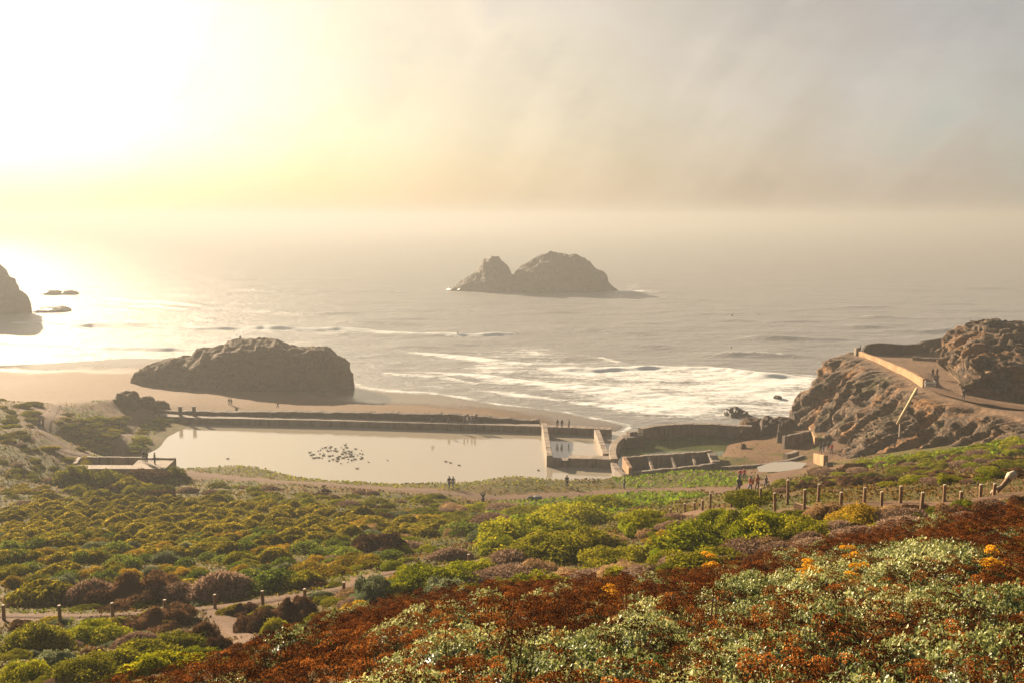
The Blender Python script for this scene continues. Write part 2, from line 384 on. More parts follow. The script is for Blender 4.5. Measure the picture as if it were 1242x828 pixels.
for i, (k, (pts, w)) in enumerate(PATHS.items()): strip('path', pts, w, M_PATH, .07, i * 9)

# ------------------------------------------------------------------ cliff of the point (steep sheet with terrace on top)
TER = [(70, 100), (70, 122), (69.5, 132), (69, 141), (66.7, 148), (65.2, 153), (66.4, 159), (68.5, 172), (69.2, 186), (69, 195), (74, 200), (100, 203), (170, 203), (170, 100)]
ROCK = [(70.5, 151), (74.5, 160), (82, 185), (90, 195), (170, 199), (170, 136), (95, 137), (80, 141)]
GS = .3; gx = np.arange(50, 122, GS); gy = np.arange(104, 212, GS); CX, CY = np.meshgrid(gx, gy)
inside = in_poly(CX, CY, TER); dt = poly_dist(CX, CY, TER); dout = np.where(inside, 0, dt)
wv = fbm(P3(CX * .12, CY * .12), 3, 50)
dout = np.maximum(0, dout + np.where(inside, -9, wv * 2.0 * sstep(0, 4, dout)))
kk = sstep(160, 176, CY)
drop = (1 - kk) * 11.0 * (dout / 9.5) ** 1.1 + kk * 13.5 * (dout / 11.0) ** 1.7
tz = 16.8 + .25 * fbm(P3(CX * .2, CY * .2), 3, 52) + sstep(140, 112, CY) * 1.0
CZ = np.maximum(tz - drop, -3)
ri = in_poly(CX, CY, ROCK); rd = poly_dist(CX, CY, ROCK) * np.where(ri, 1, -1)
rdn = rd + fbm(P3(CX * .22, CY * .22), 4, 55) * 1.6
rock_h = 7.5 * (1 - np.exp(-np.maximum(rdn, 0) / 2.6)) * (.72 + .28 * sstep(155, 172, CY)) * (1 + .30 * fbm(P3(CX * .17, CY * .17), 4, 56)) + 1.2 * fbm(P3(CX * .5, CY * .5), 4, 57, True) * sstep(0, 1.5, rdn)
rock_h = np.maximum(rock_h, 0)
CZ = CZ + rock_h
steep = np.clip(sstep(.1, 1.4, dout) + sstep(-.2, .8, rdn), 0, 1)
# craggy displacement, bedding planes dipping to the left
q = np.stack([CX * .25 + CZ * .3, CY * .25 - CZ * .12, CZ * .35], -1)
strat = fbm(np.stack([(CY * .9 + CZ * .95 - CX * .15) * .62, CX * .1, CZ * .1], -1), 5, 60, True)
crag = fbm(np.stack([CX * .12 + CZ * .05, CY * .34 + CZ * .10, CZ * .16], -1), 5, 61, True)
amt = steep * (1.0 + .0 * CX)
dx = -(crag * 3.4 * (.25 + .75 * kk) + strat * 2.6 * (1 - kk * .65)) * amt
dy = -(fbm(q * 1.1 + 9, 4, 62) * .7) * amt
dz = (fbm(q * 1.7 + 4, 4, 63) * .45 + strat * 1.0 * (1 - kk * .8)) * amt
# arch-topped tunnel mouth worn into the foot of the cliff
tx, ty, tzc = at_z(1008, 520, 5.6)
CVX, CVY, CVZ = CX + dx, CY + dy, CZ + dz
tm = np.exp(-(((CVY - ty) / 1.7) ** 2 + ((CVZ - tzc - .6) / 1.9) ** 2) ** 2) * sstep(64, 58, CX)
CVX = CVX + tm * 5
CV = np.stack([CVX, CVY, CVZ], -1).reshape(-1, 3); CF = grid_faces(len(gy), len(gx))
low = Hs(CX, CY).ravel()
keep = (CV[:, 2] > low - 2.5)[CF].any(1)
CFk = CF[keep]; idx = np.unique(CFk); mp = np.zeros(len(CV), np.int32); mp[idx] = np.arange(len(idx))
m, nt, out = new_mat('cliff_rock'); geo = nt.n('ShaderNodeNewGeometry'); gp = geo.outputs['Position']
st = nt.n('ShaderNodeAttribute', attribute_name='steep').outputs['Fac']
n1 = nt.noise(gp, .16, 6, .65); n2 = nt.noise(gp, 1.3, 8, .72); n4 = nt.noise(nt.mapping(gp, (.35, 1.2, 1.4), (R(35), 0, 0)), 1.2, 5, .6)
rk = nt.ramp(n2, (.28, (.015, .011, .009)), (.45, (.06, .04, .029)), (.58, (.15, .098, .062)), (.75, (.30, .20, .125)))
rk = nt.mix(nt.maprange(n1, .52, .66, 0, .75), rk, (.27, .125, .04))
rk = nt.mix(nt.maprange(n4, .5, .68, 0, .7), rk, (.04, .028, .021))
rk = nt.mix(nt.maprange(n1, .47, .34, 0, .55), rk, (.05, .042, .012))
so = nt.ramp(n2, (.3, (.10, .058, .034)), (.7, (.18, .112, .066)))
c = nt.mix(st, so, rk)
pbsdf(nt, out, c, .9, nt.bump(nt.math('ADD', n2, nt.math('MULTIPLY', n4, .6)), 1., .5), .2); M_CLIFF = m
CLIFF = tag(link('cliff', mesh_np('cliff', CV[idx], mp[CFk], False, attrs={'steep': steep.ravel()[idx]}), M_CLIFF), kind='structure')
_cz = CZ
def Hc(X, Y):
    """height of ground incl. terrace and rock"""
    X = np.asarray(X, float); Y = np.asarray(Y, float); z = H(X, Y)
    i = np.clip((Y - gy[0]) / GS, 0, len(gy) - 1.001); j = np.clip((X - gx[0]) / GS, 0, len(gx) - 1.001)
    i0 = i.astype(int); j0 = j.astype(int); fi = i - i0; fj = j - j0
    c = (_cz[i0, j0] * (1 - fi) * (1 - fj) + _cz[i0 + 1, j0] * fi * (1 - fj) + _cz[i0, j0 + 1] * (1 - fi) * fj + _cz[i0 + 1, j0 + 1] * fi * fj)
    ok = (X > gx[0]) & (X < gx[-1]) & (Y > gy[0]) & (Y < gy[-1])
    return np.where(ok, np.maximum(z, c), z)
# worn track over the terrace
tp = smooth_line([(84, 131), (76, 136.5), (70.5, 142), (68, 149), (67.8, 156), (69.5, 163), (73, 171)])
pt = np.array(tp); dd = np.gradient(pt, axis=0); nn = np.stack([-dd[:, 1], dd[:, 0]], -1); nn /= np.linalg.norm(nn, axis=1)[:, None]
V = []
for t in np.linspace(-1.3, 1.3, 7):
    p = pt + nn * t; V.append(np.stack([p[:, 0], p[:, 1], Hc(p[:, 0], p[:, 1]) * 0 + np.maximum(17.0, 16.95 + .0 * p[:, 0]) + .22 - .1 * abs(t)], -1))
V = np.stack(V, 1).reshape(-1, 3)
tag(link('path', mesh_np('path', V, grid_faces(len(tp), 7), True), M_PATH), kind='structure')
# ------------------------------------------------------------------ sea
def wline(px): return [at_z(u, v, 0)[:2] for u, v in px]
BREAK = [  # crest lines in the surf: px line, height, foam width behind, foam strength
 ([(5, 392), (60, 394), (120, 397), (200, 400), (300, 399), (400, 401), (480, 404), (560, 407), (640, 406)], .9, 6, 1.),
 ([(-60, 415), (0, 417), (60, 420), (120, 422), (200, 424), (280, 424)], .6, 7, .9),
 ([(-60, 428), (0, 430), (80, 431), (165, 432)], .3, 3, .7),
 ([(470, 424), (530, 429), (600, 437), (660, 441)], .55, 4, .8),
 ([(715, 432), (735, 436), (760, 440)], 1.0, 7, 1.2),
 ([(650, 448), (720, 452), (800, 447), (860, 448), (920, 455), (985, 458)], .8, 8, 1.1),
 ([(500, 452), (560, 455), (620, 462), (700, 470), (780, 478), (860, 485)], .45, 6, .8),
 ([(560, 470), (640, 480), (720, 490), (800, 500), (870, 500)], .35, 5, .8),
 ([(430, 446), (480, 453), (540, 458), (600, 468)], .3, 2, .4),
 ([(860, 470), (910, 474), (985, 478)], .6, 5, 1.),
]
SWELL = [([(640, 398), (700, 400), (760, 405), (800, 406)], .5), ([(560, 372), (640, 377), (700, 380)], .3), ([(840, 431), (900, 430), (960, 433), (1010, 435)], .75), ([(900, 410), (950, 413), (1000, 414), (1040, 412)], .8), ([(1060, 402), (1120, 404), (1200, 400)], .7), ([(860, 388), (930, 392), (1000, 390)], .5), ([(130, 362), (200, 368), (260, 372)], .6), ([(300, 378), (380, 382), (450, 380)], .5), ([(170, 372), (240, 376)], .5), ([(1080, 345), (1160, 350), (1240, 352)], .5), ([(720, 415), (790, 421), (840, 424)], .4)]
su = np.arange(-800, 2050, 3.8); sa_ = (su - 621) / F
sy = np.concatenate([np.geomspace(192, 520, 360), np.geomspace(523, 1400, 130)[1:], np.geomspace(1400, 30000, 50)[1:]])
A2, SY = np.meshgrid(sa_, sy); SX = A2 * SY
bed = Hs(SX, np.minimum(SY, 430)); depth = np.clip(-bed, 0, 4)
sh = sstep(.05, 1.2, depth)
def crest(X, Y, line, back=5., front=1.6):
    L = np.array(sorted(line)); r0, r1 = np.searchsorted(sy, [L[:, 1].min() - 34, L[:, 1].max() + 34]); h_ = np.zeros_like(X); s_ = np.full_like(X, 1e3); e_ = np.zeros_like(X)
    x = X[r0:r1]; y = Y[r0:r1]
    if r1 <= r0: return h_, s_, e_
    yc = np.interp(x, L[:, 0], L[:, 1]); wob = fbm(P3(x * .045, 0, L[0, 1]), 4, 70) * 3.2
    e = sstep(L[0, 0] - 4, L[0, 0] + 14, x) * sstep(L[-1, 0] + 4, L[-1, 0] - 14, x)
    s = y - yc - wob            # >0: seaward
    h_[r0:r1] = np.where(s > 0, np.exp(-(s / back) ** 2), np.exp(-(s / front) ** 2)) * e; s_[r0:r1] = s; e_[r0:r1] = e
    return h_, s_, e_
rw = random.Random(5)
for k in range(46):
    u0 = rw.uniform(60, 1180); v0 = rw.choice((rw.uniform(300, 360), rw.uniform(350, 430))); ln = rw.uniform(40, 120); tl = rw.uniform(-2, 3)
    SWELL.append(([(u0, v0), (u0 + ln * .5, v0 + tl * .5 + rw.uniform(-1, 1)), (u0 + ln, v0 + tl)], rw.uniform(.25, .6)))
z = np.zeros_like(SX); foam = np.zeros_like(SX)
fade = sstep(2200, 500, SY)
chop = fbm(P3(SX * .045 + 3, SY * .11), 4, 71) * .6 + fbm(P3(SX * .018, SY * .05), 3, 72) * .3
z += chop * sh * fade
for i, (px, hh, fw, fs) in enumerate(BREAK):
    h, s, e = crest(SX, SY, wline(px)); var = .6 + .8 * np.clip(fbm(P3(SX * .06, SY * .02, i * 3.3), 3, 73) + .4, 0, 1)
    z += h * hh * var
    foam += 1.25 * fs * e * var * (np.exp(-((s + 1.0) / 1.2) ** 2) + .75 * np.where(s < 0, np.exp(s / fw), np.exp(-(s / 1.5) ** 2)))
for i_, (px, hh) in enumerate(SWELL):
    h, s, e = crest(SX, SY, wline(px), 8, 3.5); z += h * hh * 1.7
    if i_ % 5 == 2: foam += .9 * e * np.exp(-((s + .5) / 1.0) ** 2)
# broken white water over the shallows
spx, spy = to_px(SX, SY, np.zeros_like(SX))
def blob(poly, soft):
    ins = in_poly(spx, spy, poly); d = poly_dist(spx, spy, poly); return sstep(-soft, soft, np.where(ins, d, -d))
foam += .62 * blob([(560, 424), (650, 416), (700, 432), (800, 443), (900, 450), (992, 454), (1000, 505), (870, 508), (770, 505), (660, 478), (580, 450)], 14)
foam += .34 * blob([(820, 445), (992, 452), (1000, 508), (880, 508), (760, 500), (700, 470)], 16)
foam += .40 * blob([(-50, 397), (120, 402), (300, 404), (420, 408), (430, 420), (300, 425), (-50, 418)], 7)
foam += .35 * blob([(400, 425), (520, 425), (600, 445), (640, 480), (520, 474), (440, 462)], 12)
foam += .5 * blob([(745, 345), (775, 343), (780, 353), (745, 355)], 5) + .4 * blob([(540, 351), (600, 354), (740, 356), (745, 359), (560, 358), (530, 354)], 2.5)
foam += .5 * blob([(20, 381), (75, 378), (70, 384), (20, 388)], 4)
foam += np.exp(-((depth - .07) / .05) ** 2) * .9 * (bed < 0.02)
z += np.clip(foam, 0, 1.3) * fbm(P3(SX * .2, SY * .55), 5, 88) * .30 * fade
z = z * sstep(.0, .5, depth)
sv = np.stack([SX, SY, z], -1).reshape(-1, 3)
m, nt, out = new_mat('sea_water'); geo = nt.n('ShaderNodeNewGeometry'); gp = geo.outputs['Position']
fo = nt.n('ShaderNodeAttribute', attribute_name='foam').outputs['Fac']
w1 = nt.noise(nt.mapping(gp, (.10, .26, .2), (0, 0, R(8))), 1., 6, .62); w2 = nt.noise(nt.mapping(gp, (.5, 1.1, .6), (0, 0, R(-12))), 1., 6, .65)
hh = nt.math('ADD', nt.math('MULTIPLY', w1, 1.6), nt.math('MULTIPLY', w2, .8))
nr = nt.bump(hh, .8, 1.3)
wt = nt.n('ShaderNodeBsdfPrincipled'); wt.inputs['Base Color'].default_value = (.205, .203, .203, 1); wt.inputs['Roughness'].default_value = .33; wt.inputs['IOR'].default_value = 1.33; wt.inputs['Specular IOR Level'].default_value = .13
nt.l(nr, wt.inputs['Normal'])
f1 = nt.noise(nt.mapping(gp, (.2, .36, .2), (0, 0, R(6))), 1., 7, .72); f2 = nt.noise(nt.mapping(gp, (.8, 1.5, .8), (0, 0, R(20))), 1., 6, .75)
fn = nt.math('ADD', nt.math('MULTIPLY', f1, .5), nt.math('MULTIPLY', f2, .5))
f3 = nt.noise(nt.mapping(gp, (.035, .11, .1), (0, 0, R(-5))), 1., 4, .6)
thr = nt.math('SUBTRACT', nt.math('ADD', nt.math('MULTIPLY', fo, .30), nt.math('ADD', nt.math('MULTIPLY', nt.math('SUBTRACT', fn, .5), 1.5), nt.math('MULTIPLY', nt.math('SUBTRACT', f3, .5), .5))), .17)
ff = nt.maprange(thr, -.03, .22, 0, .85, True)
fd = nt.n('ShaderNodeBsdfDiffuse'); fd.inputs[0].default_value = (.74, .74, .72, 1); nt.l(nt.bump(fn, .8, .6), fd.inputs['Normal'])
mx = nt.n('ShaderNodeMixShader'); nt.l(ff, mx.inputs[0]); nt.l(wt.outputs[0], mx.inputs[1]); nt.l(fd.outputs[0], mx.inputs[2])
nt.l(mx.outputs[0], out.inputs['Surface'])
SEA = tag(link('sea', mesh_np('sea', sv, grid_faces(len(sy), len(su)), True, attrs={'foam': np.clip(foam, 0, 2).ravel()}), m), kind='structure')

# ------------------------------------------------------------------ still water in the baths
m, nt, out = new_mat('pool_still_water'); gp = nt.n('ShaderNodeNewGeometry').outputs['Position']
b = pbsdf(nt, out, (.27, .235, .185), .045, nt.bump(nt.noise(nt.mapping(gp, (.8, 2.2, 1)), 1.2, 4, .6), .12, .05), .5); b.inputs['IOR'].default_value = 1.65; M_POOL = m
def sheet(name, pts, z, mat, kind='structure'):
    mb = MB(); mb.add([(x, y, z) for x, y in pts], [tuple(range(len(pts)))]); return tag(mb.build(name, mat), kind=kind)
sheet('pool_water', [(-80, 203), (-78, 158), (-60, 150), (-30, 147), (5, 146), (21, 146), (40, 160), (45, 176), (40, 190), (24, 192), (19.8, 192), (-72, 205)], 2.0, M_POOL)

m, nt, out = new_mat('basin_green_water'); gp = nt.n('ShaderNodeNewGeometry').outputs['Position']
c = nt.ramp(nt.noise(gp, .35, 5, .6), (.35, (.045, .055, .018)), (.65, (.085, .095, .03)))
b = pbsdf(nt, out, c, .08, nt.bump(nt.noise(gp, 1.4, 4, .6), .12, .05), .4); M_BASIN = m
sheet('basin_water', [at_z(u, v, 2)[:2] for u, v in ((752, 566), (748, 548), (757, 535), (778, 529), (830, 525), (905, 528), (912, 545), (885, 560), (870, 556), (850, 549), (790, 552), (765, 562))], 2.006, M_BASIN)
# ------------------------------------------------------------------ rocks
m, nt, out = new_mat('sea_rock'); gp = nt.n('ShaderNodeTexCoord').outputs['Object']
n1 = nt.noise(gp, .22, 6, .65); n2 = nt.noise(gp, 1.6, 8, .72)
c = nt.ramp(n2, (.28, (.02, .014, .011)), (.5, (.055, .036, .026)), (.75, (.11, .072, .05)))
c = nt.mix(nt.maprange(n1, .5, .7, 0, .7), c, (.07, .05, .02))
wz = nt.n('ShaderNodeSeparateXYZ'); nt.l(nt.n('ShaderNodeNewGeometry').outputs['Position'], wz.inputs[0]); tide = nt.maprange(nt.math('ADD', wz.outputs[2], nt.math('MULTIPLY', n2, 2.0)), 2.2, 3.6, 0, 1, True)
c = nt.mix(tide, (.018, .014, .011), c)
pbsdf(nt, out, c, nt.maprange(tide, 0, 1, .35, .88), nt.bump(n2, 1., .4), .3); M_ROCK = m
m, nt, out = new_mat('brown_beach_rock'); gp = nt.n('ShaderNodeTexCoord').outputs['Object']
n1 = nt.noise(gp, .12, 6, .65); n2 = nt.noise(gp, 1.2, 8, .72)
c = nt.ramp(n2, (.28, (.03, .016, .009)), (.5, (.08, .042, .022)), (.75, (.15, .082, .042)))
c = nt.mix(nt.maprange(n1, .45, .65, 0, .8), c, (.12, .075, .025))
pbsdf(nt, out, c, .9, nt.bump(n2, 1., .8), .2); M_BROCK = m
def loaf(name, prof, base_z, Yc, dep, mat, seed, amp=1., tilt=0., n=240, mseg=90, sq=.8):
    """rock whose long profile is known: prof = [(X, top z)], dep = half depth; real volume around its own axis"""
    P = np.array(prof); x = np.linspace(P[0, 0], P[-1, 0], n); h = np.interp(x, P[:, 0], P[:, 1]) - base_z; h = np.maximum(h, .02)
    t = np.linspace(0, math.pi, mseg); xm = x.mean()
    ca, sn = np.cos(t), np.sin(t)
    L = (x - x[0]) / (x[-1] - x[0]); w = dep * (np.clip(np.sin(np.pi * L), 0, 1) ** .6) * (.55 + .45 * h / h.max())
    Y = np.sign(ca)[None] * np.abs(ca)[None] ** sq * w[:, None]; Z = sn[None] ** sq * h[:, None]
    X = np.repeat((x - xm)[:, None], mseg, 1)
    Y = Y + tilt * X
    q = np.stack([X, Y, Z], -1); fr = 2.2 / dep
    bed_ = fbm(np.stack([(Z * .9 + X * .35) * fr * 2.2, X * fr * .4, Y * fr * .4], -1), 4, seed + 5, True)
    d = fbm(q * fr, 6, seed, True) * .5 + fbm(q * fr * 2.7, 5, seed + 3) * .45 + bed_ * .4; d = d - d.mean() - .12
    k = amp * np.minimum(1, h / (h.max() * .35))[:, None] * (.35 + .65 * sn[None])
    Y = Y - ca[None] * 0 + ca[None] * d * k * 1.4 + fbm(q * fr + 5, 4, seed + 7) * k * .8
    Z = Z + sn[None] * d * k * .8; X = X + fbm(q * fr + 11, 4, seed + 9) * k
    Z[:, 0] = Z[:, -1] = -1.2; V = np.stack([X, Y, Z], -1).reshape(-1, 3)
    me = mesh_np(name, V, grid_faces(n, mseg), True)
    me.polygons.foreach_set('use_smooth', np.zeros(len(me.polygons), bool)); return link(name, me, mat, loc=(xm, Yc, base_z))
def px_prof(lst, Y): return [(at_d(u, v, Y)[0], at_d(u, v, Y)[2]) for u, v in lst]
Ys = at_z(640, 356, 0)[1] + 22
o = loaf('sea_stack', px_prof([(540, 352), (548, 347), (556, 346), (563, 342), (575, 333), (588, 316), (597, 311), (604, 312), (612, 319), (622, 332), (627, 333), (634, 322), (645, 314), (660, 308), (676, 307), (690, 309), (702, 308), (712, 315), (722, 322), (733, 329), (740, 343), (750, 352)], Ys), -1, Ys, 22, M_ROCK, 100, 4.5)
tag(o, 'double-humped dark rock island rising from the hazy sea', 'sea stack')
Ys = at_z(10, 384, 0)[1] + 14
o = loaf('sea_stack', px_prof([(-150, 384), (-120, 340), (-80, 300), (-40, 285), (-12, 308), (0, 322), (8, 333), (17, 337), (20, 348), (30, 356), (36, 368), (39, 384)], Ys), -1, Ys, 16, M_ROCK, 120, 2.4)
tag(o, 'tall dark sea rock cut off by the left edge of the photo', 'sea stack')
Ys = at_z(300, 472, 1.2)[1] + 9
o = loaf('beach_rock', px_prof([(157, 458), (163, 450), (172, 446), (185, 443), (205, 434), (222, 429), (226, 433), (240, 425), (262, 419), (275, 414), (298, 411), (322, 412), (345, 417), (362, 421), (380, 419), (395, 422), (408, 430), (420, 440), (427, 452), (430, 466)], Ys), .6, Ys, 13, M_BROCK, 140, 2.4, 0., 300, 110)
tag(o, 'huge rounded brown rock lying alone on the beach sand', 'rock')
def boulder(u, v, wpx, hpx, label, z=None, mat=None, seed=0, group=None, name='boulder', fn=None, flat=1.):
    if z is None: X, Y, Z = ground_hit(u, v, fn or Hc)
    else: X, Y, Z = at_z(u, v, z)
    s = wpx * Y / F / 2; h = hpx * Y / F
    th = np.linspace(0, math.pi * .62, 26); ph = np.linspace(0, 2 * math.pi, 44, endpoint=False); T, Ph = np.meshgrid(th, ph, indexing='ij')
    q = np.stack([np.sin(T) * np.cos(Ph), np.sin(T) * np.sin(Ph), np.cos(T)], -1)
    r = 1 + .34 * fbm(q * 1.3 + seed * 3.7, 5, 200 + seed, True) + .16 * fbm(q * 4 + seed, 3, 260 + seed)
    qq = np.sign(q) * np.abs(q) ** .8; V = qq * r[..., None] * np.array([s * .92, s * .85 * flat, h * .86])
    me = mesh_np(name, V.reshape(-1, 3), grid_faces(26, 44, True), False)
    o = link(name, me, mat or M_ROCK, loc=(X, Y + s * .4, Z - h * .05), rz=0)
    return tag(o, label, 'rock', group)
boulder(63, 358, 22, 6, 'low dark rock in the surf beside the left sea rock', -.2, seed=1, name='surf_rock')
boulder(83, 358, 18, 6, 'small dark rock in the surf, farthest right of the left group', -.2, seed=2, name='surf_rock')
boulder(61, 379, 38, 7, 'long flat dark rock awash below the left sea rock', -.2, seed=3, name='surf_rock')
boulder(944, 484, 11, 5, 'small black rock alone in the white surf', -.2, seed=4, name='surf_rock')
boulder(985, 482, 26, 9, 'dark rock awash at the left foot of the cliff', -.2, seed=5, name='surf_rock')
for i, (u, v, w, h, lb) in enumerate([(894, 516, 36, 20, 'dark pointed boulder at the seaward end of the curved wall'), (925, 512, 34, 18, 'dark boulder in the rubble between the wall and the surf'), (950, 503, 30, 18, 'dark rounded boulder highest in the rubble by the surf'), (915, 527, 34, 20, 'brown boulder at the foot of the rubble pile behind the round basin'), (938, 528, 30, 24, 'dark broken boulder in the middle of the rubble pile'), (952, 522, 30, 16, 'tan boulder below the gap of bright water'), (972, 508, 24, 14, 'dark boulder touching the left foot of the cliff'), (908, 532, 24, 16, 'broken rock block where the curved wall ends'), (950, 536, 14, 24, 'upright grey boulder leaning on the low wall stub')]):
    boulder(u, v, w, h, lb, seed=10 + i, mat=M_ROCK if i % 2 == 0 else M_BROCK)
for i, (u, v, w, h, lb) in enumerate([(1044, 553, 15, 6, 'pale flat boulder at the foot of the striped cliff'), (1036, 544, 12, 7, 'grey boulder beside the sunlit dirt at the cliff foot'), (1058, 540, 14, 8, 'angular boulder resting against the striped cliff foot'), (1006, 566, 8, 6, 'small round boulder beside the lit wall stub'), (1034, 536, 8, 10, 'small upright tan boulder by the cliff path'), (902, 544, 7, 7, 'small pale boulder alone on the sandy floor')]):
    boulder(u, v, w, h, lb, seed=30 + i, mat=M_BROCK)
for i, (u, v, w, h, lb) in enumerate([(152, 492, 28, 18, 'craggy brown outcrop beside the two thin posts'), (176, 494, 22, 14, 'craggy brown outcrop above the start of the sea wall'), (190, 497, 24, 10, 'low rough outcrop where the sea wall begins')]):
    boulder(u, v, w, h, lb, seed=40 + i, mat=M_BROCK)
# ------------------------------------------------------------------ ruins of the baths
CON = concrete('weathered_concrete', (.16, .125, .10)); CON2 = concrete('pale_concrete', (.22, .17, .13)); CON3 = concrete('dark_concrete', (.08, .06, .05)); CON4 = concrete('sunlit_concrete', (.27, .155, .075))  # the orange of low sunlight is put into the last concrete's colour
RUB = simple_mat('rubble_stone', (.075, .052, .042), .95, .5, 1.5, .9, .15)
WHITE = simple_mat('white_paint_worn', (.72, .70, .66), .6, .12, 3)
RAIL = simple_mat('yellowish_pipe', (.45, .33, .16), .6, .2, 3)
WOOD = simple_mat('weathered_wood', (.20, .115, .06), .85, .45, 5., .6, .01)
WOODTOP = simple_mat('weathered_wood_end', (.42, .33, .23), .85, .3, 9.)
WHITE_ROCK = simple_mat('bleached_wood', (.45, .36, .25), .85, .3, 4.)
def wall_mesh(name, pts, z0, z1, thick, rough=.08, seed=0, step=.45, bev=.07):
    """wall along a line; z0, z1 constant or one value per point"""
    pts = np.array([p[:2] for p in pts], float); seg = np.concatenate([[0], np.cumsum(np.linalg.norm(np.diff(pts, axis=0), axis=1))]); n = max(3, int(seg[-1] / step) + 1); s = np.linspace(0, seg[-1], n)
    C = np.stack([np.interp(s, seg, pts[:, k]) for k in (0, 1)], -1); T = np.gradient(C, axis=0); T /= np.linalg.norm(T, axis=1)[:, None]; N = np.stack([-T[:, 1], T[:, 0]], -1)
    f = lambda z: np.interp(s, seg, np.broadcast_to(np.asarray(z, float), seg.shape)) if np.ndim(z) else np.full(n, float(z))
    a, b = f(z0), f(z1); b = b + rough * 1.7 * fbm(P3(s * .5, seed * 3.1), 4, 300 + seed) + rough * 1.0 * fbm(P3(s * 2.2, seed), 2, 310)
    h = thick / 2; prof = [(-h, 0), (-h, 1), (-h + bev, 2), (0, 2), (h - bev, 2), (h, 1), (h, 0)]; V = []
    for o_, l in prof:
        off = o_ + rough * .7 * fbm(P3(s * .8, o_ * 5, seed), 3, 320 + seed)
        z = a if l == 0 else (a + (b - bev - a) if l == 1 else b)
        p = C + N * off[:, None] if np.ndim(off) else C + N * off
        V.append(np.stack([p[:, 0], p[:, 1], z], -1))
    V = np.stack(V, 1).reshape(-1, 3); m_ = len(prof); Fs = grid_faces(n, m_).tolist()
    Fs += [tuple(range(m_ - 1, -1, -1)), tuple((n - 1) * m_ + k for k in range(m_))]
    me = bpy.data.meshes.new(name); me.from_pydata(V.tolist(), [], Fs); me.update(); return me
def wall(name, pts, z0, z1, thick, mat, label=None, cat='wall', parent=None, group=None, **k):
    o = link(name, wall_mesh(name, pts, z0, z1, thick, **k), mat, parent)
    if label: tag(o, label, cat, group)
    return o
def off(p, dx, dy): return (p[0] + dx, p[1] + dy)
# long sea wall: walkway and tumbled parapet
sw = tag(empty('sea_wall', (0, 0, 0)), 'long straight concrete sea wall between the big pool and the beach', 'wall')
line = [at_z(u, v, 3.3)[:2] for u, v in ((180, 503.5), (250, 506.5), (400, 509.5), (540, 513.5), (655, 516.5))]
wall('walkway', [off(p, 0, 1.2) for p in line], .4, 3.3, 2.6, CON, None, parent=sw, rough=.03)
par = [off(p, 0, 4.0) for p in line]
wall('parapet', par, 1.2, [3.7, 4.0, 4.3, 4.6, 3.7], 2.0, RUB, None, parent=sw, rough=.13, seed=3)
line2 = [at_z(u, v, 3.4)[:2] for u, v in ((655.5, 517), (700, 518.5), (742, 520.5))]
wall('sea_wall', [off(p, 0, 1.0) for p in line2], .4, 3.4, 2.2, CON, 'short stretch of sea wall closing the small basin, three people on it', rough=.05, seed=4)
wall('basin_wall', [at_z(660, 515, 4.1), at_z(663, 530, 4.1), at_z(666.5, 551, 4.1)], .4, [4.5, 4.1, 4.0], 1.0, CON2, 'narrow concrete wall on the left side of the small basin', rough=.1, seed=5)
wall('basin_wall', [at_z(724, 521, 3.6), at_z(729, 534, 3.6), at_z(735, 549.5, 3.6)], .4, 3.6, 1.1, CON2, 'narrow concrete wall on the right side of the small basin', rough=.07, seed=6)
bw = tag(empty('basin_wall'), 'wide low concrete wall on the near side of the small basin', 'wall')
wall('wall_block', [at_z(690, 553.6, 3.4), at_z(744, 555.5, 3.4)], .4, 3.5, 2.6, CON2, None, parent=bw, rough=.05, seed=7)
wall('wall_block', [at_z(664, 555.5, 3.1), at_z(689.8, 556.5, 3.1)], .4, 3.1, 2.2, CON, None, parent=bw, rough=.06, seed=8)
cw = smooth_line([at_z(u, v, 3.7) for u, v in ((745, 556), (743, 546), (746, 536), (755, 529), (766, 525), (777, 522))])
wall('curved_wall', cw, .4, 3.7, 1.3, CON2, 'thin curved concrete wall with a pale top, between small basin and round basin', rough=.05, seed=9)
cw = smooth_line([at_z(u, v, 3.2) for u, v in ((744, 558.5), (746, 564), (751, 570), (760, 577))])
wall('curved_wall', cw, .4, [3.2] * (len(cw) - 1) + [3.6], 1.1, CON, 'short curved wall running down to the roofless ruin', rough=.06, seed=10)
cw = smooth_line([at_z(u, v, 4.6) for u, v in ((777, 518.5), (800, 515), (832, 513.5), (870, 514), (912, 516.5))])
cwr = tag(empty('curved_wall'), 'tall dark curved sea wall behind the round green basin', 'wall')
wall('wall_body', cw, .2, 4.6, 1.4, CON, None, parent=cwr, rough=.07, seed=11)
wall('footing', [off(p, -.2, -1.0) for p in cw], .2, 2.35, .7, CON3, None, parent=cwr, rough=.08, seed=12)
ph = tag(empty('pump_house'), 'low square concrete block where the thin and tall curved walls meet', 'wall')
wall('wall_body', [at_z(757, 531, 3.6), at_z(778, 529.5, 3.6)], .4, 3.9, 2.2, CON3, None, parent=ph, rough=.06, seed=13)
wall('coping', [at_z(762, 523, 4.6), at_z(771, 522, 4.6)], 3.6, 4.5, 1.2, CON, None, parent=ph, rough=.1, seed=14)
